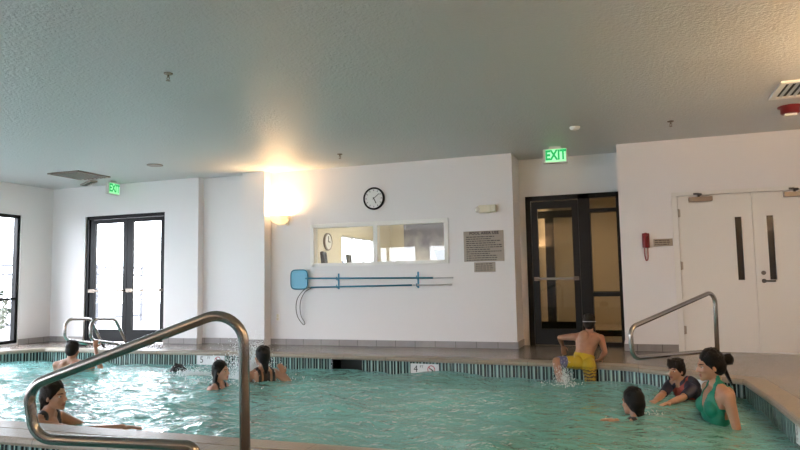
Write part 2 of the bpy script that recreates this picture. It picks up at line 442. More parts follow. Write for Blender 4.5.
# left wall windows: dark frame with a transom bar, glass
for i, (a, b) in enumerate(LW):
    fr = bmesh.new(); x0, x1 = XL-.12, XL-.03; t = .055
    for q in ((a, a+t, WZ0, WZ1), (b-t, b, WZ0, WZ1), (a, b, WZ1-t, WZ1), (a, b, WZ0, WZ0+t), (a+t, b-t, .76, .80)): box(fr, x0, x1, q[0], q[1], q[2], q[3])
    w = struct('window_%d' % (i+1), fr, M['black'])
    obj('pane', B((XL-.08, XL-.072, a+t, b-t, WZ0+t, WZ1-t)), M['glass'], w)

for i, (a, b) in enumerate(FWX):               # unseen windows added behind the camera to brighten the room
    fr = bmesh.new(); y0, y1 = YB-.12, YB-.03; t = .055
    for q in ((a, a+t, .5, 2.22), (b-t, b, .5, 2.22), (a, b, 2.165, 2.22), (a, b, .5, .555), ((a+b)/2-.03, (a+b)/2+.03, .5, 2.22)): box(fr, q[0], q[1], y0, y1, q[2], q[3])
    w = struct('window_%d' % (i+6), fr, M['black'])
    obj('pane', B((a+t, b-t, YB-.08, YB-.072, .555, 2.165)), M['glass'], w)

# glass double door to the outside (door_1)
fr = bmesh.new(); y0, y1 = YD+.03, YD+.13
for q in ((DX0, DX0+.06, 0, DZ), (DX1-.03, DX1, 0, DZ), (DX0, DX1, DZ-.06, DZ)): box(fr, q[0], q[1], y0, y1, q[2], q[3])
d1 = struct('door_1', fr, M['black'])
for (a, b) in ((DX0+.065, -8.275), (-8.265, DX1-.035)):
    lf = bmesh.new(); st = .115
    for q in ((a, a+st, .01, DZ-.065), (b-st*.72, b, .01, DZ-.065), (a+st, b-st*.72, DZ-.065-.07, DZ-.065), (a+st, b-st*.72, .01, .22)): box(lf, q[0], q[1], y0+.02, y0+.065, q[2], q[3])
    L_ = obj('door_leaf', lf, M['black'], d1)
    obj('pane', B((a+st, b-st*.72, y0+.04, y0+.046, .22, DZ-.135)), M['glass'], L_)
    pb = bmesh.new(); box(pb, a+.05, b-.03, y0-.035, y0-.005, .875, .905, .004)
    box(pb, a+.02, a+.12, y0-.03, y0+.02, .86, .92); box(pb, b-.08, b-.02, y0-.03, y0+.02, .865, .915)
    obj('push_bar', pb, M['closer'], L_)

# glass door and sidelight in the alcove (door_2)
AXa, AXb = AX0+.09, AX1
fr = bmesh.new(); y0, y1 = AY-.06, AY+.04
for q in ((AXa, AXa+.075, 0, 2.18), (-.715, -.555, 0, 2.18), (AXb-.05, AXb, 0, 2.18), (AXa, AXb, 2.11, 2.18), (-.555, AXb-.05, .70, .76), (-.555, AXb-.05, .0, .06), (-.555, AXb-.05, 1.90, 1.955)): box(fr, q[0], q[1], y0, y1, q[2], q[3])
d2 = struct('door_2', fr, M['darkframe'])
lf = bmesh.new(); a, b = AXa+.08, -.72
for q in ((a, a+.09, .01, 2.10), (b-.09, b, .01, 2.10), (a+.09, b-.09, 1.99, 2.10), (a+.09, b-.09, .01, .24)): box(lf, q[0], q[1], y0+.02, y0+.065, q[2], q[3])
L_ = obj('door_leaf', lf, M['darkframe'], d2)
obj('pane', B((a+.09, b-.09, y0+.04, y0+.046, .24, 1.99)), M['dimglass'], L_)
pb = bmesh.new(); box(pb, a+.02, b-.02, y0-.04, y0-.012, .945, .98, .004); box(pb, a+.02, a+.09, y0-.04, y0+.02, .935, .99); box(pb, b-.09, b-.02, y0-.04, y0+.02, .935, .99)
obj('push_bar', pb, M['closer'], L_)
sl = obj('sidelight', B((-.555, AXb-.05, y0+.04, y0+.046, .06, .70), (-.555, AXb-.05, y0+.04, y0+.046, .76, 1.90), (-.555, AXb-.05, y0+.04, y0+.046, 1.955, 2.11)), M['dimglass'], d2)

# hallway seen through that door
HY = 14.2
struct('wall_hall', B((AX0-.1, AX0, AY+.12, HY, 0, 2.6), (1.2, 1.3, AY+.12, HY, 0, 2.6), (AX0-.1, 1.3, HY, HY+.1, 0, 2.6), (AX1+.1, 1.2, AY+.12, AY+.22, 0, 2.6)), M['tan'])
struct('ceiling_hall', B((AX0-.1, 1.3, AY+.12, HY+.1, 2.6, 2.7)), M['tan'])
struct('floor_hall', B((AX0-.1, 1.3, 9.72, HY+.1, -.06, -.001)), M['hallfloor'])
fr = bmesh.new(); y0 = 11.3
for q in ((-1.62, -1.52, 0, 2.12), (-.74, -.64, 0, 2.12), (-1.52, -.74, 2.0, 2.12), (-1.52, -.74, .0, .24), (-1.40, -1.26, .24, 2.0)): box(fr, q[0], q[1], y0, y0+.08, q[2], q[3])
d5 = struct('door_5', fr, M['darkframe'])
obj('pane', B((-1.26, -.74, y0+.03, y0+.036, .24, 2.0)), M['glass'], d5)
fr = B((-1.615, -1.57, 11.9, 12.75, 0, 2.1)); struct('door_6', fr, M['darkframe'])
struct('trim_5', B((.25, .33, 11.5, 11.58, .0, 2.1), (-.64, .33, 11.35, 11.4, .68, .74), (-.64, .33, 11.35, 11.4, .0, .1)), M['darkframe'])
t = thing('ceiling_light', 'round lit ceiling lamp in the hallway behind the black glass door', 'ceiling light', (-.75, 12.5, 2.6))
bm = bmesh.new(); lathe(bm, [(.17, 0), (.17, -.03), (.15, -.035)], (-.75, 12.5, 2.6)); obj('housing', bm, M['white'], t)
bm = bmesh.new(); lathe(bm, [(.15, -.035), (.13, -.06), (.02, -.075)], (-.75, 12.5, 2.6)); obj('diffuser', bm, M['ceillamp'], t)

# white double door (door_3)
fr = bmesh.new()
for q in ((.505, .572, 0, 2.0), (2.26, 2.308, 0, 2.0), (.505, 2.308, 2.0, 2.05)): box(fr, q[0], q[1], YW-.022, YW+.1, q[2], q[3], .004)
d3 = struct('door_3', fr, M['doorpaint'])
def leaf(a, b, hinge_side, vx):
    lf = bmesh.new(); yf = YW+.004
    z0, z1 = .905, 1.70
    for q in ((a, vx, .01, 1.998), (vx+.075, b, .01, 1.998), (vx, vx+.075, .01, z0), (vx, vx+.075, z1, 1.998)): box(lf, q[0], q[1], yf, yf+.045, q[2], q[3])
    l = obj('door_leaf', lf, M['doorpaint'], d3)
    obj('vision_panel', B((vx, vx+.075, yf+.016, yf+.022, z0, z1)), M['vision'], l)
    bm = bmesh.new()
    for q in ((vx-.014, vx, z0-.014, z1+.014), (vx+.075, vx+.089, z0-.014, z1+.014), (vx, vx+.075, z0-.014, z0), (vx, vx+.075, z1, z1+.014)): box(bm, q[0], q[1], yf-.008, yf+.004, q[2], q[3])
    obj('vision_frame', bm, M['doorpaint'], l)
    hx = a if hinge_side < 0 else b
    for z in (.28, 1.10, 1.78):
        bm = bmesh.new(); tube(bm, [(hx, yf-.008, z-.055), (hx, yf-.008, z+.055)], .009, 8); box(bm, hx-.002, hx+.026 if hinge_side < 0 else hx+.002, yf-.003, yf, z-.05, z+.05)
        obj('hinge', bm, M['hinge'], l)
    cx = a+.27 if hinge_side < 0 else b-.33
    bm = bmesh.new(); box(bm, cx-.14, cx+.14, yf-.06, yf, 1.915, 1.975, .006)
    c = obj('door_closer', bm, M['closer'], l)
    bm = bmesh.new(); tube(bm, fillet([(cx-.02, yf-.04, 1.975), (cx-.02, yf-.04, 1.992), (cx+.03, yf-.14, 2.0), (cx-.045, yf-.02, 2.02)], .008, 4), .009, 8); box(bm, cx-.08, cx-.02, yf-.03, yf-.012, 2.005, 2.03); tube(bm, [(cx-.02, yf-.04, 1.97), (cx-.02, yf-.04, 2.015)], .014, 8)
    obj('closer_arm', bm, M['console'], c)
    return l
l1 = leaf(.578, 1.428, -1, 1.232); l2 = leaf(1.434, 2.254, 1, 1.585)
bm = bmesh.new(); lathe(bm, [(.026, 0), (.026, .012), (.02, .016)], (1.515, YW+.004, .99), mtx=Matrix.Rotation(PI/2, 3, 'X')); obj('deadbolt', bm, M['console'], l2)
bm = bmesh.new(); lathe(bm, [(.026, 0), (.026, .012), (.012, .02), (.012, .055)], (1.515, YW+.004, .89), mtx=Matrix.Rotation(PI/2, 3, 'X')); tube(bm, [(1.505, YW-.05, .89), (1.56, YW-.052, .888), (1.635, YW-.045, .886)], .010, 8); obj('lever_handle', bm, M['console'], l2)
struct('wall_closet', B((.5, 2.4, YW+.6, YW+.7, 0, 2.2)), M['tan'])

# viewing window to the exercise room (window_4)
fr = bmesh.new(); y0, y1 = YW-.02, YW+.11; t = .045
for q in ((GX0-.03, GX0+t-.01, GZ0-.03, GZ1+.03), (GX1-t+.01, GX1+.03, GZ0-.03, GZ1+.03), (GX0, GX1, GZ1-t+.015, GZ1+.03), (GX0, GX1, GZ0-.03, GZ0+.02), (-3.685, -3.62, GZ0, GZ1)): box(fr, q[0], q[1], y0, y1, q[2], q[3], .003)
w4 = struct('window_4', fr, M['white'])
for a, b in ((GX0+.035, -3.685), (-3.62, GX1-.035)): obj('pane', B((a, b, YW+.05, YW+.056, GZ0+.02, GZ1-.03)), M['glass'], w4)

# exercise room behind it
RX0, RX1, RY0, RY1 = -5.2, -1.72, YW+.18, 13.9
gw0, gw1 = 11.25, 13.0
struct('wall_gym', B((RX0-.12, RX0, RY0, gw0, 0, 2.6), (RX0-.12, RX0, gw1, RY1, 0, 2.6), (RX0-.12, RX0, gw0, gw1, 1.86, 2.6), (RX0-.12, RX0, gw0, gw1, 0, .7), (RX0-.12, RX1, RY1, RY1+.1, 0, 2.6), (RX1-.06, RX1-.001, RY0, RY1, 0, 2.6)), M['gymwall'])
struct('ceiling_gym', B((RX0-.12, RX1, RY0, RY1+.1, 2.6, 2.7)), M['gymwall'])
struct('floor_gym', B((RX0-.12, RX1, RY0, RY1+.1, -.06, 0)), M['gymfloor'])
fr = bmesh.new()
for a, b, z0, z1 in ((gw0, gw0+.04, .7, 1.86), (gw1-.04, gw1, .7, 1.86), (gw0, gw1, 1.83, 1.86), (gw0, gw1, .7, .74), (11.82, 11.85, .7, 1.86), (12.42, 12.45, .7, 1.86)): box(fr, RX0-.09, RX0-.03, a, b, z0, z1)
w5 = struct('window_5', fr, M['white']); obj('pane', B((RX0-.065, RX0-.06, gw0+.04, gw1-.04, .74, 1.83)), M['glass'], w5)
# cloudy grey mural on the far wall
def panel_mat():
    m, nt, N, L, b = newmat('panel_cloud')
    tc = N.new('ShaderNodeTexCoord'); n = N.new('ShaderNodeTexNoise'); n.inputs['Scale'].default_value = 2.6; n.inputs['Detail'].default_value = 6; n.inputs['Distortion'].default_value = .3
    L.new(tc.outputs['Object'], n.inputs['Vector'])
    sp = N.new('ShaderNodeSeparateXYZ'); L.new(tc.outputs['Object'], sp.inputs[0])
    a = N.new('ShaderNodeMath'); a.operation = 'MULTIPLY_ADD'; a.inputs[1].default_value = .75; a.inputs[2].default_value = .12; L.new(sp.outputs['Z'], a.inputs[0])
    a2 = N.new('ShaderNodeMath'); a2.operation = 'ADD'; L.new(a.outputs[0], a2.inputs[0]); L.new(n.outputs['Fac'], a2.inputs[1])
    cr = N.new('ShaderNodeValToRGB'); e = cr.color_ramp.elements
    e[0].position = .42; e[0].color = (.70, .67, .62, 1); e[1].position = .95; e[1].color = (.22, .21, .25, 1)
    x = e.new(.62); x.color = (.50, .48, .47, 1)
    L.new(a2.outputs[0], cr.inputs[0]); L.new(cr.outputs[0], b.inputs['Base Color']); return m
bm = B((-1.56, 1.56, -.02, 0, -.85, .85)); o = obj('wall_panel', bm, panel_mat()); o.location = (-3.31, RY1, 1.60)
tag(o, 'grey and white cloudy wall mural in the exercise room behind the right window pane', 'panel')
def machine(x, y, z, rz, label, m, tilt=0.25, w=.24):
    t = thing('treadmill', label, 'exercise machine', (x, y, 0), rz, 'exercise machines behind the viewing window')
    Mx = BASE[t]
    def P(bm): return place(bm, Mx)
    obj('base', P(B((-.36, .36, -.2, 1.1, .02, .16), bev=.02)), M['console'], t)
    obj('belt', P(B((-.24, .24, -.1, 1.08, .16, .166))), M['treadblue'], t)
    for s in (-1, 1):
        bm = bmesh.new(); tube(bm, [(s*.33, -.1, .14), (s*.30, -.02, z-.28), (s*.28, .02, z-.25)], .03, 10); obj('upright', P(bm), m, t)
        bm = bmesh.new(); tube(bm, [(s*.29, 0, z-.27), (s*.29, .35, z-.33)], .02, 10); obj('handrail', P(bm), M['console'], t)
    obj('console', P(B((-.30, .30, -.04, .06, z-.36, z-.24), bev=.015)), M['console'], t)
    bm = B((-w/2, w/2, -.035, .035, -.14, .12), bev=.02); place(bm, Matrix.Translation((0, 0, z-.12)) @ Matrix.Rotation(tilt, 4, 'X'))
    sc = obj('screen', P(bm), m, t)
    bm = B((-w/2+.03, w/2-.03, .036, .038, -.10, .09)); place(bm, Matrix.Translation((0, 0, z-.12)) @ Matrix.Rotation(tilt, 4, 'X'))
    obj('display', P(bm), M['treadblue'], sc)
machine(-4.80, 9.68, 1.475, -1.3, 'dark exercise machine at the left end of the viewing window', M['console'], .1, .26)
machine(-4.72, 10.5, 1.455, -1.3, 'grey exercise machine standing before the bright window of the exercise room', M['consolegrey'], .1, .22)
machine(-4.55, 12.3, 1.49, -1.3, 'small grey exercise machine beside the room corner behind right pane', M['consolegrey'], .1, .14)
machine(-2.97, 10.4, 1.50, -.5, 'grey exercise machine with tilted screen at the right end of the viewing window', M['consolegrey'], .45, .28)
# clock on the exercise room's side wall
t = thing('wall_clock', 'round pale wall clock seen edge-on inside the exercise room', 'clock', (RX0, 10.62, 1.70))
bm = bmesh.new(); lathe(bm, [(.16, 0), (.16, .03), (.14, .04), (.14, .02)], (RX0, 10.62, 1.70), 'X'); obj('rim', bm, M['closer'], t)
bm = bmesh.new(); lathe(bm, [(.139, .018), (.139, .025)], (RX0, 10.62, 1.70), 'X'); obj('dial', bm, M['white'], t)
bm = B((RX0+.026, RX0+.03, 10.61, 10.63, 1.69, 1.80), (RX0+.026, RX0+.03, 10.62, 10.70, 1.69, 1.705)); obj('hands', bm, M['ink'], t)
def light(name, kind, loc, energy, color, size=.2, rot=(0, 0, 0), **k):
    l = bpy.data.lights.new(name, kind); l.energy = energy; l.color = color
    if kind == 'AREA': l.size = size
    else: l.shadow_soft_size = size
    for a, b in k.items(): setattr(l, a, b)
    o = bpy.data.objects.new(name, l); o.location = loc; o.rotation_euler = rot; COL.objects.link(o); return o

# ------------------------------------------------------------------ outside
struct('ground_outside', B((-30, XL-WT, -12, 30, -.12, -.02), (XL-WT, RX0-.2, YD+.2, 30, -.12, -.02)), M['patio'])
def fence(p0, p1, label):
    a, b = V(p0), V(p1); L = (b-a).length; d = (b-a).normalized(); ang = math.atan2(d.y, d.x)
    t = thing('metal_fence', label, 'fence', (a.x, a.y, 0), ang)
    X = BASE[t]
    for z in (.12, 1.25, 1.45): obj('rail', place(B((0, L, -.02, .02, z, z+.045)), X), M['fence'], t)
    n = int(L/1.6)
    for k in range(n+1): obj('post', place(B((k*L/n-.035, k*L/n+.035, -.035, .035, -.02, 1.55)), X), M['fence'], t)
    pk = bmesh.new(); q = int(L/.11)
    for k in range(q): box(pk, k*.11-.008, k*.11+.008, -.008, .008, .12, 1.5)
    o = obj('pickets', place(pk, X), M['fence'], t); o['kind'] = 'stuff'
fence((-13.2, 0, 0), (-13.2, 15, 0), 'grey picket fence outside the window at the left edge')
fence((-13, 16, 0), (-5.5, 16, 0), 'grey picket fence seen faintly through the glass double door')
def shrub(x, y, h, r, label):
    t = thing('shrub', label, 'shrub', (x, y, -.02), 0, 'shrubs along the outside fence')
    bm = bmesh.new()
    for k in range(3):
        a = k*2.1; tube(bm, [(x, y, -.02), (x+.05*math.cos(a), y+.05*math.sin(a), h*.4), (x+.2*r*math.cos(a), y+.2*r*math.sin(a), h*.7)], .012, 6)
    obj('stem', bm, M['console'], t)
    bm = bmesh.new()
    for k in range(260):
        u = V((random.gauss(0, 1), random.gauss(0, 1), random.gauss(0, 1))).normalized()*random.uniform(.5, 1)
        c = V((x+u.x*r, y+u.y*r, h*.55+u.z*h*.45)); R = Euler((random.uniform(0, 6), random.uniform(0, 6), random.uniform(0, 6))).to_matrix(); s = random.uniform(.05, .1)
        vs = [bm.verts.new(c+R @ V(q)*s) for q in ((-.4, 0, 0), (0, .1, .9), (.4, 0, 0), (0, -.1, -.9))]; bm.faces.new(vs)
    o = obj('foliage', bm, M['leaf'], t, recalc=False)
shrub(-12.3, 9.7, .95, .42, 'tall leafy shrub outside the left edge window, nearest the frame post')
shrub(-12.5, 8.9, .62, .4, 'low leafy shrub in the lower corner of the left edge window')

# ------------------------------------------------------------------ handrails
def rail(name, pts, rads, r, label, group=None, flange=True):
    base = (V(pts[0])+V(pts[-1]))/2; base.z = 0
    t = thing(name, label, 'handrail', base, 0, group)
    bm = bmesh.new(); tube(bm, fillet(pts, rads, 10), r, 16); obj('rail_tube', bm, M['steel'], t)
    if flange:
        for p in (pts[0], pts[-1]):
            bm = bmesh.new(); lathe(bm, [(r*2.1, 0.0), (r*2.1, .008), (r*1.5, .02), (r*1.05, .028)], (p[0], p[1], .004)); obj('flange', bm, M['steel'], t)
rail('handrail', [(-1.715, 2.64, 0), (-1.703, 2.600, .873), (-2.66, 2.293, .508), (-2.635, 2.318, .268), (-1.945, 2.573, .222), (-1.925, 2.593, 0)],
     [.13, .10, .10, .05], .0245, 'large steel handrail in the foreground, nearest the camera')
rail('handrail', [(.772, 7.488, 0), (.785, 7.508, .81), (-.055, 6.37, .50), (-.045, 6.38, .225), (.635, 7.302, .20), (.655, 7.33, 0)],
     [.11, .10, .10, .05], .0222, 'steel handrail on the deck before the white double door')
for X, lab in ((-7.86, 'left steel grab rail of the pair before the outside glass door'), (-7.38, 'right steel grab rail of the pair, gripped by a bather')):
    rail('grab_rail', [(X, 8.14, 0), (X, 7.84, .475), (X, 7.37, .50), (X, 7.37, .20), (X, 7.90, .098), (X, 7.97, 0)], [.12, .13, .12, .05], .0222, lab, 'pool ladder rails')

# ------------------------------------------------------------------ things on the back wall
cx, cz = -3.665, 2.225
t = thing('wall_clock', 'round black-rimmed wall clock above the viewing window', 'clock', (cx, YW, cz))
RY = Matrix.Rotation(PI/2, 3, 'X')
bm = bmesh.new(); lathe(bm, [(.172, 0), (.172, .03), (.165, .04), (.150, .042), (.146, .02)], (cx, YW, cz), mtx=RY, seg=40); obj('rim', bm, M['black'], t)
bm = bmesh.new(); lathe(bm, [(.150, .012), (.149, .022)], (cx, YW, cz), mtx=RY, seg=40); obj('dial', bm, M['white'], t)
for k in range(12):
    a = k*PI/6; R = frame_mtx((cx+.125*math.sin(a), YW-.024, cz+.125*math.cos(a)), (math.cos(a), 0, -math.sin(a)), (math.sin(a), 0, math.cos(a)))
    obj('hour_mark', place(B((-.004, .004, -.012, .012, -.001, .001)), R), M['ink'], t)
def hand(nm, a, L, w):
    b2 = B((-w, w, -.02, L, -.002, .002)); place(b2, frame_mtx((cx, YW-.028, cz), (math.cos(a), 0, -math.sin(a)), (math.sin(a), 0, math.cos(a)))); obj(nm, b2, M['ink'], t)
hand('hour_hand', math.radians(153), .085, .006); hand('minute_hand', math.radians(52), .115, .004)

# sconce
def sconce(c, d, label):
    """c: middle of the back plate on the wall; d: direction out of the wall"""
    d = V(d); s = V((-d.y, d.x, 0)); up = V((0, 0, 1))
    t = thing('wall_sconce', label, 'wall lamp', c)
    X = Matrix(((s.x, d.x, 0, c[0]), (s.y, d.y, 0, c[1]), (0, 0, 1, c[2]), (0, 0, 0, 1)))
    obj('back_plate', place(B((-.11, .11, 0, .05, -.075, .065), bev=.006), X), M['white'], t)
    bm = bmesh.new(); rings = []
    for z, w, y0, y1 in ((-.055, .06, .05, .11), (-.02, .12, .05, .19), (.02, .15, .05, .23), (.075, .155, .05, .24), (.075, .145, .06, .23), (.02, .13, .06, .2), (-.01, .08, .06, .15)):
        rings.append([bm.verts.new(p) for p in ((-w, y0, z), (-w, (y0+y1)/2, z), (-w*.55, y1, z), (w*.55, y1, z), (w, (y0+y1)/2, z), (w, y0, z))])
    for a, b in zip(rings, rings[1:]):
        for k in range(6): bm.faces.new((a[k], a[(k+1) % 6], b[(k+1) % 6], b[k]))
    bm.faces.new(rings[0]); bm.faces.new(rings[-1])
    obj('bowl', place(bm, X), M['bowl'], t)
    bm = bmesh.new(); tube(bm, [(-.06, .13, .03), (.06, .13, .03)], .018, 10); obj('bulb', place(bm, X), M['bulb'], t)
    p = V(c)+d*.13+up*.072
    return p
SC = [sconce((-5.245, YW, 1.955), (0, -1, 0), 'white up-lighting sconce glowing beside the pilaster'),
      ]
SC.append(sconce((XR, 5.2, 1.955), (-1, 0, 0), 'unseen white up-lighting sconce added on the right wall outside the frame'))  # unseen; follows the ceiling glow, and added to lift room brightness
SC.append(sconce((XR, .6, 1.955), (-1, 0, 0), 'unseen white up-lighting sconce added on the right wall near the camera'))  # added lamp out of view, brightening the right side
SC.append(sconce((-3.0, YB, 1.955), (0, 1, 0), 'unseen white up-lighting sconce added on the wall behind the camera'))  # added fill lamp behind the camera, out of view

# leaf skimmer and life hook hanging on two brackets
yp = YW-.055
t = thing('leaf_skimmer', 'blue pool leaf skimmer net on a long pole, upper of two poles', 'pool skimmer', (-5.0, YW, 1.08))
P0 = V((-4.765, yp, 1.035)); P1 = V((-2.52, yp, 1.003))
bm = bmesh.new(); tube(bm, [P0-V((.05, 0, 0)), P1+V((-.22, 0, .002))], .0135, 10); obj('pole', bm, M['poleblue'], t)
bm = bmesh.new(); tube(bm, [P1+V((-.22, 0, .002)), P1+V((.08, 0, 0))], .011, 10); obj('pole_end', bm, M['polegrey'], t, label='pale grey inner pole tip')
nc = V((-4.93, yp+.005, 1.02)); ring = []
for k in range(33):
    a = 2*PI*k/32; ca, sa = math.cos(a), math.sin(a); e = .45
    ring.append(nc+V((.148*abs(ca)**e*(1 if ca > 0 else -1), 0, .150*abs(sa)**e*(1 if sa > 0 else -1))))
bm = bmesh.new(); tube(bm, ring, .009, 8); obj('net_rim', bm, M['poleblue'], t)
bm = bmesh.new(); cvs = bm.verts.new(nc+V((0, .02, 0))); rv = [bm.verts.new(p) for p in ring[:-1]]; iv = [bm.verts.new(nc+(p-nc)*.7+V((0, .02, 0))) for p in ring[:-1]]
for k in range(32):
    bm.faces.new((rv[k], rv[(k+1) % 32], iv[(k+1) % 32], iv[k])); bm.faces.new((iv[k], iv[(k+1) % 32], cvs))
obj('net', bm, M['netblue'], t)
t = thing('life_hook', 'pool life hook with curved crook end, lower of two poles', 'life hook', (-4.6, YW, .93))
Q0 = V((-4.72, yp, .895)); Q1 = V((-3.07, yp, .905))
bm = bmesh.new(); tube(bm, [Q0, Q1], .0135, 10); obj('pole', bm, M['poleblue'], t)
bm = bmesh.new(); tube(bm, [Q1+V((.02, 0, 0)), Q1+V((.05, 0, 0)), (-2.46, yp, .905)], .011, 10); obj('pole_end', bm, M['polegrey'], t, label='pale grey inner pole tip')
hk = [Q0+V((.02, 0, 0)), Q0+V((-.05, 0, -.005)), (-4.86, yp, .845), (-4.96, yp, .72), (-4.985, yp, .58), (-4.955, yp, .44), (-4.875, yp, .335), (-4.84, yp, .325), (-4.835, yp, .355), (-4.895, yp, .455), (-4.915, yp, .58), (-4.895, yp, .71), (-4.83, yp, .82), (-4.76, yp, .865), Q0+V((.02, .01, 0))]
# smooth the crook by Catmull-Rom
def smooth_path(P, n=5):
    P = [V(p) for p in P]; out = []
    for i in range(len(P)-1):
        a, b, c, d = P[max(i-1, 0)], P[i], P[i+1], P[min(i+2, len(P)-1)]
        for k in range(n):
            u = k/n; out.append(.5*((2*b)+(c-a)*u+(2*a-5*b+4*c-d)*u*u+(3*b-a-3*c+d)*u**3))
    return out+[P[-1]]
bm = bmesh.new(); tube(bm, smooth_path(hk), .0065, 8); obj('crook', bm, M['polegrey'] if False else M['console'], t)
for i, x in enumerate((-4.27, -2.985)):
    bm = bmesh.new(); box(bm, x-.012, x+.012, YW-.012, YW, .86, 1.10); 
    for z in (1.075 if i else 1.08, .945): pass
    for zc in (1.02 - (.006 if i else 0), .90):
        tube(bm, [(x, YW-.01, zc+.016), (x, YW-.055, zc-.022), (x, YW-.085, zc-.01), (x, YW-.088, zc+.03)], .007, 8)
    solo('pole_hook', bm, M['poleblue'], (x, YW, .98), ('left', 'right')[i]+' wall bracket holding up the skimmer pole and life hook', 'bracket', 'pole brackets below the viewing window')

# rules sign, small sign
def strokes(c, w, rows, h, seed, size, ragged=.3):
    """rows of unreadable small print as broken dark dashes"""
    rr = random.Random(seed); bm = bmesh.new()
    for i in range(rows):
        z = c[2]+h/2-(i+.5)*h/rows; x = c[0]-w/2; end = c[0]+w/2-(rr.random()*ragged*w)
        while x < end:
            l = rr.uniform(.015, .05); box(bm, x, min(x+l, end), c[1]-.001, c[1], z-size/2, z+size/2); x += l+.009
    return bm
sx0, sx1 = -2.285, -1.705
t = thing('rules_sign', 'tan rules plaque with dark lettering right of the viewing window', 'sign', (-1.99, YW, 1.44))
obj('plate', B((sx0, sx1, YW-.012, YW, 1.225, 1.66), bev=.003), M['plaque'], t)
bm = text_mesh('POOL AREA USE', .056, .0008, 1.05, bold=.0022); place(bm, frame_mtx((-1.985, YW-.0132, 1.628), (1, 0, 0), (0, 0, 1))); obj('heading', bm, M['ink'], t)
obj('small_print', strokes((-1.985, YW-.0125, 1.412), .52, 12, .36, 5, .013, .35), M['ink'], t)
t = thing('small_sign', 'small tan plaque hanging directly under the rules plaque', 'sign', (-1.985, YW, 1.15))
obj('plate', B((-2.14, -1.835, YW-.012, YW, 1.075, 1.215), bev=.003), M['plaque'], t)
obj('small_print', strokes((-1.985, YW-.0125, 1.145), .26, 4, .115, 9, .012, .12), M['ink'], t)

# emergency light
ex, ez = -1.935, 1.968
t = thing('emergency_light', 'small cream emergency light unit high on the wall above the rules plaque', 'emergency light', (ex, YW, ez))
obj('housing', B((ex-.11, ex+.07, YW-.08, YW, ez-.055, ez+.055), bev=.012), M['cream'], t)
bm = bmesh.new(); ell(bm, (ex-.12, YW-.06, ez-.005), (.042, .04, .046)); obj('lamp_head', bm, M['lens'], t)
bm = B((ex+.065, ex+.145, YW-.08, YW-.005, ez-.05, ez+.055), bev=.012); obj('end_cover', bm, M['cream'], t)

# phone, cord, its sign
t = thing('wall_phone', 'red emergency wall phone with hanging cord beside the white doors', 'phone', (.17, YW, 1.43))
obj('cradle', B((.125, .215, YW-.045, YW, 1.345, 1.535), bev=.01), M['reddark'], t)
bm = bmesh.new(); tube(bm, smooth_path([(.165, YW-.075, 1.36), (.158, YW-.085, 1.40), (.158, YW-.085, 1.48), (.165, YW-.075, 1.52)]), .018, 10)
for z in (1.365, 1.515): ell(bm, (.168, YW-.062, z), (.032, .026, .026))
obj('handset', bm, M['red'], t)
bm = bmesh.new(); tube(bm, smooth_path([(.15, YW-.04, 1.35), (.148, YW-.035, 1.25), (.16, YW-.03, 1.185), (.172, YW-.03, 1.18), (.185, YW-.03, 1.21), (.188, YW-.035, 1.35)]), .0065, 8); obj('cord', bm, M['red'], t)
t = thing('phone_sign', 'small tan plaque with lettering between the red phone and white door', 'sign', (.378, YW, 1.41))
obj('plate', B((.262, .495, YW-.01, YW, 1.36, 1.455), bev=.002), M['plaque'], t)
obj('small_print', strokes((.378, YW-.0105, 1.408), .20, 3, .08, 12, .012, .2), M['ink'], t)

# outlet
t = thing('wall_outlet', 'white wall outlet low on the wall below the sconce', 'outlet', (-5.34, YW, .42))
obj('cover_plate', B((-5.375, -5.305, YW-.007, YW, .375, .49), bev=.002), M['white'], t)
bm = B((-5.357, -5.323, YW-.009, YW-.006, .385, .425), (-5.357, -5.323, YW-.009, YW-.006, .438, .478)); obj('sockets', bm, M['cream'], t)

# EXIT signs hung from the ceiling
def exit_sign(c, ang, label):
    t = thing('exit_sign', label, 'exit sign', c, ang, 'EXIT signs under the ceiling')
    X = BASE[t]
    obj('housing', place(B((-.16, .16, -.025, .025, -.105, .095), bev=.006), X), M['exithousing'], t)
    obj('canopy', place(B((-.08, .08, -.02, .02, .095, .125)), X), M['exithousing'], t)
    for s, r in ((-1, (1, 0, 0)), (1, (-1, 0, 0))):
        obj('face', place(B((-.125, .14, s*.026, s*.029, -.085, .085)), X), M['exitface'], t)
        bm = text_mesh('EXIT', .15, .001, 1.0, bold=.006); place(bm, Matrix.Diagonal((.9, 1.22, 1, 1))); place(bm, frame_mtx((.008, s*.0305, 0), r, (0, 0, 1))); obj('lettering', place(bm, X), M['exitink'], t)
exit_sign((-.93, 8.92, H-.125), 0, 'lit green EXIT sign hanging before the alcove with the black door')
exit_sign((-8.30, 8.70, H-.125), 1.72, 'small green EXIT sign hanging above the outside glass door')

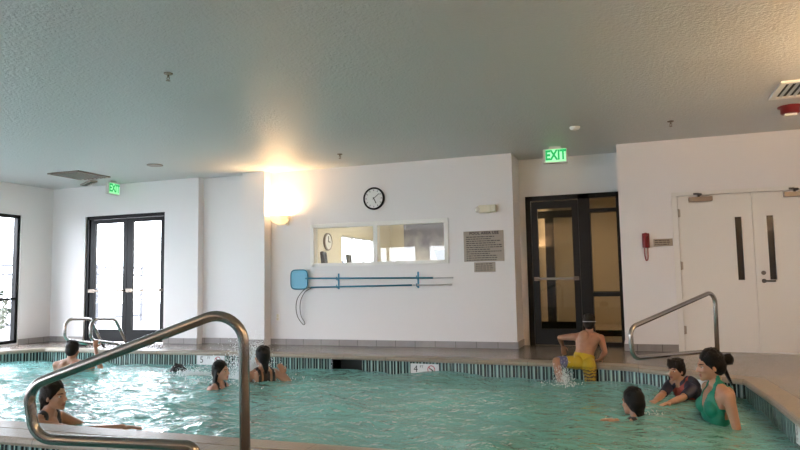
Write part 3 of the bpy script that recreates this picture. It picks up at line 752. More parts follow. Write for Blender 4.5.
# ------------------------------------------------------------------ ceiling fittings
def vent(c, wx, wy, ang, n, label, tilt=.5, f=.05, fm='white'):
    t = thing('ceiling_vent', label, 'vent', (c[0], c[1], H), ang, 'ceiling air vents')
    X = BASE[t]
    fr = bmesh.new()
    for q in ((-wx/2, -wx/2+f, -wy/2, wy/2), (wx/2-f, wx/2, -wy/2, wy/2), (-wx/2+f, wx/2-f, -wy/2, -wy/2+f), (-wx/2+f, wx/2-f, wy/2-f, wy/2)): box(fr, q[0], q[1], q[2], q[3], -.022, 0)
    obj('frame', place(fr, X), M[fm], t)
    obj('duct', place(B((-wx/2+f, wx/2-f, -wy/2+f, wy/2-f, -.004, -.001)), X), M['ventdark'], t)
    for k in range(n):
        u = -wx/2+f+(k+.75)*(wx-2*f)/n
        b2 = B((-.013, .013, -wy/2+f, wy/2-f, -.0015, .0015)); place(b2, Matrix.Translation((u, 0, -.014)) @ Matrix.Rotation(tilt, 4, 'Y')); obj('louver', place(b2, X), M['white'], t)
vent((1.69, 7.06), .64, .62, 0, 9, 'louvered ceiling vent at the right edge near the red alarm')
vent((-8.26, 7.95), .62, .66, .0, 7, 'louvered ceiling vent above the left side of the pool', .85, .022, 'closer')
vent((-8.75, 8.62), .55, .12, -.5, 4, 'narrow slot vent in the ceiling left of the small EXIT sign', .9, .015, 'closer')
def sprinkler(x, y, label):
    t = thing('sprinkler', label, 'sprinkler', (x, y, H), 0, 'ceiling sprinklers')
    bm = bmesh.new(); lathe(bm, [(.038, 0), (.036, -.008), (.015, -.014)], (x, y, H)); obj('escutcheon', bm, M['closer'], t)
    bm = bmesh.new(); tube(bm, [(x, y, H-.01), (x, y, H-.035)], .009, 8)
    for s in (-1, 1): tube(bm, [(x+s*.008, y, H-.03), (x+s*.014, y, H-.045), (x, y, H-.062)], .003, 6)
    obj('frame_arms', bm, M['closer'], t)
    bm = bmesh.new(); lathe(bm, [(.018, -.062), (.018, -.065)], (x, y, H)); obj('deflector', bm, M['closer'], t)
sprinkler(-3.63, 4.40, 'sprinkler head in the ceiling nearest the camera, upper left')
sprinkler(-3.79, 8.16, 'sprinkler head in the ceiling above the black-rimmed clock')
sprinkler(.48, 8.0, 'sprinkler head in the ceiling right of the large EXIT sign')
t = thing('smoke_detector', 'small round smoke detector on the ceiling above the large EXIT sign', 'smoke detector', (-.58, 7.84, H))
bm = bmesh.new(); lathe(bm, [(.06, 0), (.06, -.01), (.05, -.03), (.03, -.038)], (-.58, 7.84, H)); obj('body', bm, M['white'], t)
t = thing('ceiling_speaker', 'round flat ceiling speaker left of the sconce glow', 'speaker', (-6.62, 7.76, H))
bm = bmesh.new(); lathe(bm, [(.115, 0), (.115, -.012), (.10, -.014)], (-6.62, 7.76, H)); obj('grille', bm, M['closer'], t)
ax, ay = 1.65, 7.82
t = thing('fire_alarm', 'red fire alarm on the ceiling at the right edge', 'fire alarm', (ax, ay, H))
bm = bmesh.new(); lathe(bm, [(.118, 0), (.118, -.010), (.092, -.016), (.092, -.07), (.078, -.082)], (ax, ay, H)); obj('body', bm, M['reddark'], t)
bm = bmesh.new(); box(bm, ax-.06, ax+.06, ay-.04, ay+.04, H-.105, H-.08, .008); obj('strobe_lens', bm, M['lens'], t)

# ------------------------------------------------------------------ pool edge fittings
# skimmer mouth
a, b = V(POOL[3]), V(POOL[4]); pA, pB = a.lerp(b, sk0), a.lerp(b, sk1); dirn = (pB-pA).normalized(); nout = V((-dirn.y, dirn.x))
bm = bmesh.new(); w = (pB-pA).length
X = frame_mtx((pA.x+nout.x*.022, pA.y+nout.y*.022, -.18), (dirn.x, dirn.y, 0), (0, 0, 1))   # z axis of X points out into the pool
box(bm, 0, w, -.13, .135, -.25, -.24); box(bm, 0, .012, -.13, .135, -.25, 0); box(bm, w-.012, w, -.13, .135, -.25, 0); box(bm, 0, w, .12, .135, -.25, 0); box(bm, 0, w, -.13, -.115, -.25, 0)
place(bm, X); t = solo('pool_skimmer', bm, M['void'], (pA.x, pA.y, -.18), 'dark skimmer mouth in the tiled far pool edge below the viewing window', 'pool skimmer inlet')
# depth and no-diving markers
def marker(x, y, dirn, w, label, text=None, nodive=False, rot=0., zc=-.118, hgt=.135):
    d = V((dirn[0], dirn[1], 0)).normalized()
    X = frame_mtx((x, y, zc), d, (0, 0, 1))
    t = thing('depth_marker', label, 'pool marker', (x, y, zc), 0, 'white marker tiles on the pool edge')
    obj('tile', place(B((-w/2, w/2, -hgt/2, hgt/2, -.004, .003)), X), M['marker'], t)
    if text:
        for s, sx, sy, sz, col in text:
            bm = text_mesh(s, sz, .0006); place(bm, X @ Matrix.Translation((sx, sy, .0042)) @ Matrix.Rotation(rot, 4, 'Z')); obj('lettering', bm, M[col], t)
    if nodive is not False:
        bm = bmesh.new(); r = .052; n = 28; o1 = []; i1 = []
        for k in range(n):
            a = 2*PI*k/n; o1.append(bm.verts.new((nodive+r*math.cos(a), r*math.sin(a), .004))); i1.append(bm.verts.new((nodive+.8*r*math.cos(a), .8*r*math.sin(a), .004)))
        for k in range(n): bm.faces.new((o1[k], o1[(k+1) % n], i1[(k+1) % n], i1[k]))
        b2 = B((-.052, .052, -.0055, .0055, .0035, .0045)); place(b2, Matrix.Translation((nodive, 0, 0)) @ Matrix.Rotation(-.75, 4, 'Z')); me = bpy.data.meshes.new('x'); b2.to_mesh(me); b2.free(); bm.from_mesh(me); bpy.data.meshes.remove(me)
        obj('prohibition_ring', place(bm, X), M['redink'], t)
        bm = bmesh.new(); tube(bm, [(nodive-.028, .012, .0032), (nodive+.0, .004, .0032), (nodive+.026, -.016, .0032)], .006, 6); ell(bm, (nodive+.03, -.022, .0032), (.008, .008, .003)); tube(bm, [(nodive+.0, .004, .0032), (nodive+.014, -.022, .0032)], .004, 6)
        obj('diver_pictogram', place(bm, X), M['blackink'], t)
def edge_pt(i, t, off=.019):
    a, b = V(POOL[i]), V(POOL[(i+1) % len(POOL)]); d = (b-a).normalized(); p = a.lerp(b, t)+V((-d.y, d.x))*off; return p.x, p.y, d
x, y, d = edge_pt(2, (5.99-3.1)/3.82*1.0, .019)
x, y, d = edge_pt(2, .795); marker(x, y, d, .46, 'white marker tile reading 5 on the far pool edge behind the splashing', [('5', -.15, .0, .13, 'blackink'), ('FT', -.03, .03, .045, 'blackink')], .12)
x, y, d = edge_pt(4, .165); marker(x, y, d, .38, 'white marker tile half under water right of the dark skimmer mouth', [('4', -.12, .0, .12, 'blackink'), ('FT', -.04, .03, .045, 'blackink')], .09, zc=-.14)
x, y, d = edge_pt(6, .675); marker(x, y, d, .36, 'white no diving marker tile between the boy and woman in green', None, .07)
x, y, d = edge_pt(8, .935); marker(x, y, d, .30, 'white marker tile at the right edge of the picture', [('3', -.11, .02, .10, 'blackink'), ('FT', -.11, -.042, .04, 'blackink')], .08)

# ------------------------------------------------------------------ water
def inside(P, x, y):
    c = False; n = len(P)
    for i in range(n):
        x1, y1 = P[i]; x2, y2 = P[i-1]
        if (y1 > y) != (y2 > y) and x < (x2-x1)*(y-y1)/(y2-y1)+x1: c = not c
    return c
def wave_h(x, y):
    p = V((x, y, 0)); k = 1.0
    a = noise.noise(V((x*.9+y*.35, y*1.5-x*.2, 1.3)))*.055
    b = noise.noise(V((x*2.1-y*.9, y*3.0+x*.4, 5.1)))*.034
    c = noise.noise(V((x*4.6+y*1.2, y*6.3, 9.7)))*.020
    d = noise.noise(V((x*10.5, y*12.0, 2.2)))*.008
    swell = .062*math.exp(-((x+2.35)/.42)**2-((y-7.65)/.45)**2)-.03*math.exp(-((x+1.55)/.4)**2-((y-7.6)/.4)**2)   # the wave lapping over the marker tile
    return a+b+c+d+swell
def water(name, P, z, step, m, amp=1.):
    Q = [(p.x, p.y) for p in offset_poly(P, .019)]
    xs = [q[0] for q in Q]; ys = [q[1] for q in Q]; x0, x1, y0, y1 = min(xs), max(xs), min(ys), max(ys)
    nx, ny = int((x1-x0)/step)+1, int((y1-y0)/step)+1; bm = bmesh.new()
    g = [[bm.verts.new((x0+i*(x1-x0)/nx, y0+j*(y1-y0)/ny, 0)) for i in range(nx+1)] for j in range(ny+1)]
    for j in range(ny):
        for i in range(nx):
            f = bm.faces.new((g[j][i], g[j][i+1], g[j+1][i+1], g[j+1][i])); f.smooth = True
    n = len(Q)                                   # trim the sheet to the (convex enough) pool outline
    for k in range(n):
        a, b = V((*Q[k], 0)), V((*Q[(k+1) % n], 0)); e = (b-a).normalized(); no = V((-e.y, e.x, 0))
        if all((V((*q, 0))-a).dot(no) < .02 for q in Q):
            bmesh.ops.bisect_plane(bm, geom=bm.verts[:]+bm.edges[:]+bm.faces[:], plane_co=a, plane_no=no, clear_outer=True)
    for v in bm.verts: v.co.z = z+wave_h(v.co.x, v.co.y)*amp
    o = obj(name, bm, m, recalc=False)
    for p in o.data.polygons: p.use_smooth = True
    return o
o = water('pool_water', POOL, ZW, .045, M['water']); tag(o, 'choppy turquoise water filling the pool', 'water', kind='stuff')
o = water('spa_water', SPA, -.22, .08, M['spawater'], .5); tag(o, 'water in the spa basin below the foreground handrail', 'water', kind='stuff')

# splashes: clouds of drops thrown up by the swimmers
def splash(spots, label, seed):
    rr = random.Random(seed); bm = bmesh.new(); bmesh.ops.create_icosphere(bm, subdivisions=1, radius=1)
    T = np.array([v.co[:] for v in bm.verts]); F = np.array([[v.index for v in f.verts] for f in bm.faces]); bm.free(); vs = []; fs = []
    for (x, y, z), (sx, sy, sz), n, r0, r1 in spots:
        for k in range(n):
            p = (x+rr.gauss(0, sx), y+rr.gauss(0, sy), z+abs(rr.gauss(0, sz)))
            r = rr.uniform(r0, r1)*(1.4 if rr.random() < .15 else 1)
            fs.append(F+len(T)*len(vs)); vs.append(T*np.array((r, r, r*rr.uniform(.8, 1.6)))+np.array(p))
    me = bpy.data.meshes.new('water_splash'); me.from_pydata(np.concatenate(vs).tolist(), [], np.concatenate(fs).tolist()); me.materials.append(M['splash'])
    for p in me.polygons: p.use_smooth = True
    o = bpy.data.objects.new('water_splash', me); COL.objects.link(o); tag(o, label, 'splash', kind='stuff'); return o

# ------------------------------------------------------------------ people
def remesh(bm, name, vox, smooth_it, fac=.5):
    me = bpy.data.meshes.new(name); bm.to_mesh(me); bm.free()
    o = bpy.data.objects.new(name, me); COL.objects.link(o)
    r = o.modifiers.new('r', 'REMESH'); r.mode = 'VOXEL'; r.voxel_size = vox; r.use_smooth_shade = True
    s = o.modifiers.new('s', 'SMOOTH'); s.factor = fac; s.iterations = smooth_it
    bpy.context.view_layer.update()
    m2 = bpy.data.meshes.new_from_object(o.evaluated_get(bpy.context.evaluated_depsgraph_get()))
    bpy.data.objects.remove(o); bpy.data.meshes.remove(me); m2.name = name
    for p in m2.polygons: p.use_smooth = True
    return m2

def Rm(yaw=0., pitch=0., roll=0.): return (Matrix.Rotation(yaw, 3, 'Z') @ Matrix.Rotation(pitch, 3, 'X') @ Matrix.Rotation(roll, 3, 'Y'))

def person(label, loc, rz, s, J, sk, hair=None, female=False, head=(0, 0, 0), hands=None, clothes=(), hairmat='hair', goggles=False, vox=.0075):
    """local frame: origin at the head's middle, +Y is the way the chest faces, +X the person's right, units scaled by s"""
    D = dict(nb=(0, -.035, -.165), ch=(0, -.03, -.30), wa=(0, -.02, -.50), pe=(0, -.02, -.64),
             sr=(.165, -.035, -.205), sl=(-.165, -.035, -.205), er=(.22, -.02, -.48), el=(-.22, -.02, -.48), wr=(.2, .12, -.66), wl=(-.2, .12, -.66),
             hr=(.085, -.02, -.70), hl=(-.085, -.02, -.70), kr=(.10, .04, -1.10), kl=(-.10, .04, -1.10), ar=(.10, -.02, -1.47), al=(-.10, -.02, -1.47))
    D.update(J); D = {k: V(v)*s for k, v in D.items()}
    HR = Rm(*head); bm = bmesh.new(); tags = []
    def c_(tg, A, Bp, ra, rb): cone(bm, A, Bp, ra*s, rb*s); tags.append((tg, V(A), V(Bp), ra*s, rb*s))
    def e_(tg, c, r, R=None): ell(bm, c, [x*s for x in r], R); tags.append((tg, V(c), V(c), sum(r)/3*s, sum(r)/3*s))
    rgt = (D['sr']-D['sl']).normalized()
    def basis(up):
        u = up.normalized(); f = u.cross(rgt).normalized(); r = f.cross(u).normalized()
        return Matrix(((r.x, f.x, u.x), (r.y, f.y, u.y), (r.z, f.z, u.z)))
    Bc = basis(D['nb']-D['ch']); Bw = basis(D['ch']-D['pe'])
    hrt = (D['hr']-D['hl']).normalized(); rs = rgt; rgt = hrt; Bp = basis(D['wa']-D['pe']); rgt = rs
    cw = .148 if female else .158
    e_('torso', D['ch'], (cw, .10, .165), Bc)
    e_('torso', (D['ch']+D['wa'])/2, (cw*.9, .093, .15), Bw)
    e_('torso', D['wa'], (.125 if female else .135, .086, .13), Bw)
    e_('hips', (D['wa']+D['pe'])/2, (.14, .09, .12), Bp)
    e_('hips', D['pe'], (.16 if female else .15, .105, .12), Bp)
    for sd in (-1, 1): e_('hips', D['pe']+Bp @ V((sd*.075*s, -.045*s, -.04*s)), (.085, .085, .09), Bp)
    if female:
        for sd in (-1, 1): e_('torso', D['ch']+Bc @ V((sd*.070*s, .068*s, -.03*s)), (.060, .045, .060), Bc)
    else:
        for sd in (-1, 1): e_('torso', D['ch']+Bc @ V((sd*.07*s, .055*s, .03*s)), (.075, .05, .06), Bc)
    for sd in (-1, 1): e_('torso', D['ch']+Bc @ V((sd*.075*s, -.06*s, .06*s)), (.075, .05, .10), Bc)
    for a in 'rl':
        sh, el, wr = D['s'+a], D['e'+a], D['w'+a]
        c_('torso', D['nb']+V((0, 0, .015*s)), sh, .050, .044 if female else .048)
        c_('torso', D['ch'], sh, .075, .05)
        af = .84 if female else 1.
        c_('arm_'+a, sh, sh.lerp(el, .45), .054*af, .047*af); c_('arm_'+a, sh.lerp(el, .45), el, .046*af, .036*af)
        c_('fore_'+a, el, el.lerp(wr, .35), .037, .038); c_('fore_'+a, el.lerp(wr, .35), wr, .038, .025)
        hp, kn, an = D['h'+a], D['k'+a], D['a'+a]
        c_('leg_'+a, hp, hp.lerp(kn, .5), .088, .072); c_('leg_'+a, hp.lerp(kn, .5), kn, .072, .053)
        c_('shin_'+a, kn, kn.lerp(an, .35), .053, .054); c_('shin_'+a, kn.lerp(an, .35), an, .054, .034)
        sh_d = (an-kn).normalized(); fw = (kn-hp).normalized()
        fd = (Bp @ V((0, 1, 0))); fd = (fd-sh_d*fd.dot(sh_d)); fd = (fd.normalized()+sh_d*.35).normalized()
        c_('foot_'+a, an+sh_d*.03*s-fd*.03*s, an+fd*.12*s+sh_d*.05*s, .034, .028); c_('foot_'+a, an+fd*.12*s+sh_d*.05*s, an+fd*.17*s+sh_d*.052*s, .03, .018)
        # hand with five fingers
        hd = (hands or {}).get(a, {}); d = V(hd.get('dir', (wr-el))).normalized(); nrm = V(hd.get('palm', (0, 0, -1))); nrm = (nrm-d*nrm.dot(d)).normalized()
        side = 1 if a == 'r' else -1; curl = hd.get('curl', .45)
        ac = d.cross(nrm)*side                                  # towards the little finger for palm-down hands
        RH = Matrix(((ac.x, d.x, nrm.x), (ac.y, d.y, nrm.y), (ac.z, d.z, nrm.z)))
        e_('hand', wr+d*.045*s, (.040, .054, .017), RH)
        for i, (l, o_) in enumerate(((.038, -.030), (.044, -.010), (.041, .010), (.032, .029))):
            b0 = wr+d*.082*s+ac*o_*s; a1 = d*math.cos(curl*.5)+nrm*math.sin(curl*.5); b1 = b0+a1*l*s
            a2 = d*math.cos(curl*1.5)+nrm*math.sin(curl*1.5); b2 = b1+a2*l*.8*s
            c_('hand', b0, b1, .0095, .009); c_('hand', b1, b2, .009, .0075)
        t0 = wr+d*.025*s-ac*.032*s; t1 = t0+(d*.7-ac*.6+nrm*.35).normalized()*.042*s; t2 = t1+(d*.9-ac*.1+nrm*.45).normalized()*.032*s
        c_('hand', t0, t1, .013, .0105); c_('hand', t1, t2, .0105, .0085)
    def h_(p): return HR @ (V(p)*s)
    c_('neck', D['nb']+V((0, 0, -.02*s)), h_((0, -.022, -.055)), .058 if not female else .050, .052 if not female else .046)
    e_('head', h_((0, -.012, .035)), (.073, .094, .080), HR)
    e_('head', h_((0, .022, -.030)), (.060, .072, .080), HR)
    e_('head', h_((0, .050, -.072)), (.040, .040, .036), HR)
    c_('head', h_((0, .078, -.093)), h_((0, .070, -.093)), .019, .02)
    for sd in (-1, 1):
        e_('head', h_((sd*.034, .060, -.028)), (.024, .024, .02), HR)
        e_('ear', h_((sd*.072, -.008, -.012)), (.010, .020, .032), HR @ Rm(sd*-.35))
        c_('head', h_((sd*.016, .082, .022)), h_((sd*.046, .066, .020)), .010, .010)
    c_('nose', h_((0, .088, .008)), h_((0, .106, -.026)), .008, .012)
    for sd in (-1, 1): e_('nose', h_((sd*.011, .100, -.030)), (.009, .009, .008), HR)
    c_('lip', h_((-.017, .088, -.058)), h_((.017, .088, -.058)), .0075, .0075)
    c_('lip', h_((-.013, .088, -.068)), h_((.013, .088, -.068)), .0075, .0075)
    me = remesh(bm, 'person', vox, 4)
    # material slots: skin, lips and brows
    n = len(me.polygons); cen = np.empty(n*3, 'f'); me.polygons.foreach_get('center', cen); cen = cen.reshape(-1, 3)
    iHR = np.array(HR.transposed()); loc_h = cen @ iHR.T / s
    lips = (abs(loc_h[:, 0]) < .021) & (abs(loc_h[:, 2]+.063) < .0105) & (loc_h[:, 1] > .082)
    brow = (abs(abs(loc_h[:, 0])-.032) < .019) & (abs(loc_h[:, 2]-.024) < .0036) & (loc_h[:, 1] > .06)
    mi = np.zeros(n, 'i'); mi[lips] = 1; mi[brow] = 2
    me.materials.append(SK[sk][0]); me.materials.append(SK[sk][1]); me.materials.append(M[hairmat])
    me.polygons.foreach_set('material_index', mi)
    o = bpy.data.objects.new('person', me); COL.objects.link(o); o.location = loc; o.rotation_euler = (0, 0, rz)
    tag(o, label, 'person', 'people in the pool')
    # nearest limb of every face, for cutting clothes out of the body surface
    best = np.full(n, 1e9); lab = np.zeros(n, int)
    for i, (tg, A, Bq, ra, rb) in enumerate(tags):
        A_, d_ = np.array(A), np.array(Bq-A); L2 = max(float(d_ @ d_), 1e-12)
        tt = np.clip(((cen-A_) @ d_)/L2, 0, 1); dd = np.linalg.norm(cen-A_-tt[:, None]*d_, axis=1)-(ra+(rb-ra)*tt)
        w = dd < best; best[w] = dd[w]; lab[w] = i
    names = np.array([t_[0] for t_ in tags])[lab]
    vs = np.empty(len(me.vertices)*3, 'f'); me.vertices.foreach_get('co', vs); vs = vs.reshape(-1, 3)
    vn = np.array([v.normal[:] for v in me.vertices])
    def child(nm, m2, mats, smooth=True):
        for m_ in mats: m2.materials.append(m_)
        c = bpy.data.objects.new(nm, m2); COL.objects.link(c); c.parent = o; return c
    for nm, m_, pred, off in clothes:
        # torso coordinates: u across, v front, w up from the pelvis (0) to the neck (1)
        rel = cen-np.array(D['ch']); Bn = np.array(Bc); q = rel @ Bn / s
        wv = ((cen-np.array(D['pe'])) @ np.array((D['nb']-D['pe']).normalized()))/(D['nb']-D['pe']).length
        def par(A, Bq): return ((cen-np.array(A)) @ np.array(Bq-A))/((Bq-A).length_squared)
        ctx = dict(tag=names, u=q[:, 0], v=q[:, 1], z=q[:, 2], w=wv, par=par, D=D, cen=cen)
        sel = np.nonzero(pred(ctx))[0]
        used = {}; verts = []; faces = []
        for f in sel:
            idx = []
            for vi in me.polygons[f].vertices:
                if vi not in used: used[vi] = len(verts); verts.append(vs[vi]+vn[vi]*off*s)
                idx.append(used[vi])
            faces.append(idx)
        if not faces: continue
        m2 = bpy.data.meshes.new(nm); m2.from_pydata([tuple(map(float, v)) for v in verts], [], faces)
        for p in m2.polygons: p.use_smooth = True
        c = child(nm, m2, [M[m_]])
        sd = c.modifiers.new('thick', 'SOLIDIFY'); sd.thickness = off*s*.95; sd.offset = -1
    # eyes
    for sd in (-1, 1):
        bm = bmesh.new(); c0 = h_((sd*.031, .0675, .002)); ell(bm, c0, (.0125*s, .0125*s, .0085*s))
        m2 = bpy.data.meshes.new('eye'); bm.to_mesh(m2); bm.free(); e = child('eye', m2, [M['eyew']])
        bm = bmesh.new(); ell(bm, h_((sd*.031, .0765, .002)), (.0062*s, .0046*s, .0066*s), HR); m2 = bpy.data.meshes.new('iris'); bm.to_mesh(m2); bm.free()
        for m_ in (M['eyed'],): m2.materials.append(m_)
        k = bpy.data.objects.new('iris', m2); COL.objects.link(k); k.parent = e
    # hair
    if hair:
        bm = bmesh.new(); sid = random.Random(hash(label) % 999)
        ell(bm, h_((0, -.024, .045)), [x*s for x in (.083, .098, .083)], HR, 3)
        ell(bm, h_((0, -.050, -.005)), [x*s for x in (.078, .072, .085)], HR, 3)
        for sd in (-1, 1): ell(bm, h_((sd*.062, -.02, .015)), [x*s for x in (.022, .05, .05)], HR)
        for k in range(60):                      # locks lying over the crown, combed back
            a = sid.uniform(-1.2, 1.2); b0 = sid.uniform(.2, 1.2)
            p0 = V((.083*math.sin(a), -.024+.098*math.sin(b0)*math.cos(a), .045+.083*math.cos(b0)*math.cos(a))); b1 = b0-sid.uniform(.5, .9); a1 = a+sid.uniform(-.15, .15)
            p1 = V((.088*math.sin(a1), -.026+.103*math.sin(b1)*math.cos(a1), .047+.089*math.cos(b1)*math.cos(a1)))
            cone(bm, h_(p0), h_(p1), .006*s, .010*s, 6)
        if hair in ('short', 'boy'):
            for k in range(26):
                a = sid.uniform(-1.5, 1.5); z = sid.uniform(.03, .12); p = V((.08*math.sin(a)*sid.uniform(.8, 1), .075*math.cos(a), z))
                if hair == 'boy' and p.y > 0: cone(bm, h_(p*.92+V((0, 0, .01))), h_((p.x*1.02, p.y+.012, z-.035 if z > .06 else z)), .017*s, .008*s, 8)
            for k in range(14):
                a = sid.uniform(0, 6.28); p = V((.06*math.cos(a), -.02+.07*math.sin(a), .11)); cone(bm, h_(p), h_(p+V((.01*math.cos(a), .01*math.sin(a), .012))), .02*s, .008*s, 8)
        if hair == 'long':
            for k in range(16):
                x = (k-7.5)/7.5*.072; y = -.075+.055*abs(x/.07)**2; p0 = h_((x, y, .0)); p1 = h_((x*1.0, y-.015, -.12)); p2 = D['nb'].lerp(D['ch'], .55)+Bc @ V((x*.75*s, (-.088+.02*abs(x/.07))*s, sid.uniform(-.03, .03)*s))
                cone(bm, p0, p1, .022*s, .019*s, 8); cone(bm, p1, p2, .019*s, .009*s, 8)
        if hair == 'wet':
            for k in range(12):
                x = (k-5.5)/5.5*.06; p0 = h_((x, -.09+.03*abs(x/.06), -.01)); p1 = h_((x*.55, -.090+.01*abs(x/.06), -.085)); p2 = h_((x*.3, -.115, -.19))
                cone(bm, p0, p1, .022*s, .014*s, 8); cone(bm, p1, p2, .014*s, .006*s, 8)
        if hair == 'bun':
            ell(bm, h_((0, -.145, .03)), [x*s for x in (.048, .045, .048)], HR); ell(bm, h_((0, -.112, .035)), [x*s for x in (.03, .03, .03)], HR)
            for k in range(5): a = k*1.25; cone(bm, h_((.03*math.cos(a), -.15, .03+.03*math.sin(a))), h_((.045*math.cos(a+.6), -.165, .03+.045*math.sin(a+.6))), .014*s, .006*s, 8)
            for x in (-.015, .0, .02): cone(bm, h_((x, -.10, -.03)), h_((x+.01, -.125, -.12)), .014*s, .010*s, 8); cone(bm, h_((x+.01, -.125, -.12)), h_((x+.03, -.15, -.19)), .010*s, .004*s, 8)
        m2 = remesh(bm, 'hair', .007, 2); child('hair', m2, [M[hairmat]])
    if goggles:
        bm = bmesh.new(); pts = [h_((.088*math.cos(a), -.018+.104*math.sin(a), .026)) for a in [2*PI*k/28 for k in range(29)]]; tube(bm, pts, .0055*s, 8)
        for sd in (-1, 1): ell(bm, h_((sd*.034, .086, .006)), [x*s for x in (.024, .014, .017)], HR)
        m2 = bpy.data.meshes.new('goggles'); bm.to_mesh(m2); bm.free(); child('goggles', m2, [M['goggle']])
    return o

isin = lambda t, *n: np.isin(t, n)
def trunks(c): return isin(c['tag'], 'hips') & (c['w'] < .16) | ((isin(c['tag'], 'leg_r') & (c['par'](c['D']['hr'], c['D']['kr']) < .7)) | (isin(c['tag'], 'leg_l') & (c['par'](c['D']['hl'], c['D']['kl']) < .7)))
def onepiece_low(c):           # low-backed suit with shoulder straps
    t = isin(c['tag'], 'torso', 'hips')
    body = t & (c['w'] < np.where(c['v'] > 0, .74, .55)) & (c['w'] > -.12)
    strap = t & (abs(abs(c['u'])-.085) < .020) & (c['w'] >= .5) & (c['w'] < 1.12)
    return body | strap
def onepiece_cross(c):
    t = isin(c['tag'], 'torso', 'hips')
    return t & (c['w'] > -.12) & ((c['w'] < .72) | (abs(c['u']) < .045) & (c['w'] < .98) | (abs(abs(c['u'])-.09) < .018) & (c['w'] < 1.12))
def halter(c):                 # halter neck, deep V in front, bare back and shoulders
    t = isin(c['tag'], 'torso', 'hips', 'neck')
    u = abs(c['u']); w = c['w']
    base = t & (w > -.12) & (w < .50)
    front = t & (c['v'] > -.01) & (w >= .49) & (w < .98) & (u > .055*np.clip((w-.58)/.4, 0, 1)) & (u < .15-.085*np.clip((w-.62)/.36, 0, 1))
    strap = t & (w >= .95) & (w < 1.2) & (u > .043) & (u < .072)
    return base | front | strap
def rash_body(c): return isin(c['tag'], 'torso', 'hips') & (c['w'] > -.02) & (c['w'] < 1.02) & (abs(c['u']) < .098)
def rash_sleeve(c):
    return (isin(c['tag'], 'torso') & (c['w'] > .3) & (c['w'] < 1.12) & (abs(c['u']) >= .098)) | (isin(c['tag'], 'arm_r') & (c['par'](c['D']['sr'], c['D']['er']) < .82)) | (isin(c['tag'], 'arm_l') & (c['par'](c['D']['sl'], c['D']['el']) < .82)) | (isin(c['tag'], 'torso') & (c['w'] >= 1.02) & (c['w'] < 1.13) & (abs(c['u']) < .1))

def W2L(loc, rz, s, **k):
    """joint targets given in world space -> local units"""
    R = Matrix.Rotation(-rz, 3, 'Z'); return {n: tuple((R @ (V(p)-V(loc)))/s) for n, p in k.items()}

# 1 bather gripping the right grab rail, seen from behind
L0 = (-7.34, 7.03, .098); r = .26
J = W2L(L0, r, 1., er=(-7.03, 7.25, -.27), wr=(-7.30, 7.385, .085), el=(-7.66, 7.10, -.34), wl=(-7.72, 7.33, -.30))
J.update(nb=(0, -.045, -.155), sr=(.20, -.05, -.195), sl=(-.20, -.05, -.195))
person('bare-backed man with short dark hair gripping the grab rail at the far left', L0, r, 1., J, 'b', 'short', head=(0, -.1, 0),
       hands={'r': dict(dir=(-.1, .25, 1), palm=(-.3, 1, 0), curl=1.0)}, clothes=[('swim_trunks', 'navy', trunks, .008)], hairmat='hairbrown')
# 2 woman at the left by the near edge, in profile
L0 = (-4.53, 4.16, .075); r = math.radians(-74)
J = W2L(L0, r, 1., er=(-4.28, 4.20, -.205), wr=(-4.05, 4.42, -.205), el=(-4.38, 4.50, -.30), wl=(-4.14, 4.60, -.28))
J.update(nb=(0, -.055, -.15), ch=(0, -.07, -.30), wa=(0, -.09, -.50), pe=(0, -.10, -.64), sr=(.16, -.05, -.195), sl=(-.16, -.05, -.195), hr=(.085, -.08, -.70), hl=(-.085, -.08, -.70), kr=(.1, .2, -.98), kl=(-.1, .2, -.98), ar=(.1, -.02, -1.36), al=(-.1, -.02, -1.36))
person('woman with wet dark hair and black straps in profile behind the foreground handrail', L0, r, 1., J, 'a', 'wet', True, head=(-.05, -.05, 0),
       hands={'r': dict(dir=(0, 1, .0), palm=(0, 0, -1), curl=.2)}, clothes=[('swimsuit', 'sblack', onepiece_low, .005)], hairmat='hairbrown')
# 3 swimmer, only the crown of the head shows
L0 = (-5.66, 7.12, -.20); r = math.radians(-60)
J = dict(nb=(0, -.13, -.10), ch=(0, -.25, -.14), wa=(0, -.45, -.18), pe=(0, -.60, -.20), sr=(.16, -.15, -.13), sl=(-.16, -.15, -.13), er=(.3, .05, -.2), el=(-.3, .05, -.2), wr=(.2, .25, -.18), wl=(-.2, .25, -.18),
         hr=(.085, -.66, -.2), hl=(-.085, -.66, -.2), kr=(.1, -1.05, -.28), kl=(-.1, -1.05, -.22), ar=(.1, -1.42, -.24), al=(-.1, -1.42, -.3))
person('swimmer of whom only the dark crown shows beside the 5 marker', L0, r, .95, J, 'a', 'short', head=(0, -.55, 0), clothes=[('swim_trunks', 'navy', trunks, .008)], hairmat='hair')
# 4 girl with long wet hair
L0 = (-4.43, 6.32, -.012); r = math.radians(-82)
J = dict(sr=(.145, -.03, -.19), sl=(-.145, -.03, -.19), nb=(0, -.035, -.155), er=(.2, .10, -.36), wr=(.14, .30, -.26), el=(-.2, .1, -.36), wl=(-.14, .3, -.27), kr=(.1, .22, -.95), kl=(-.1, .22, -.95), ar=(.1, -.05, -1.28), al=(-.1, -.05, -1.28))
person('girl with long wet dark hair facing right amid the splashing', L0, r, .93, J, 'c', 'long', True, head=(-.05, 0, 0), clothes=[('swimsuit', 'sblack', onepiece_low, .005)])
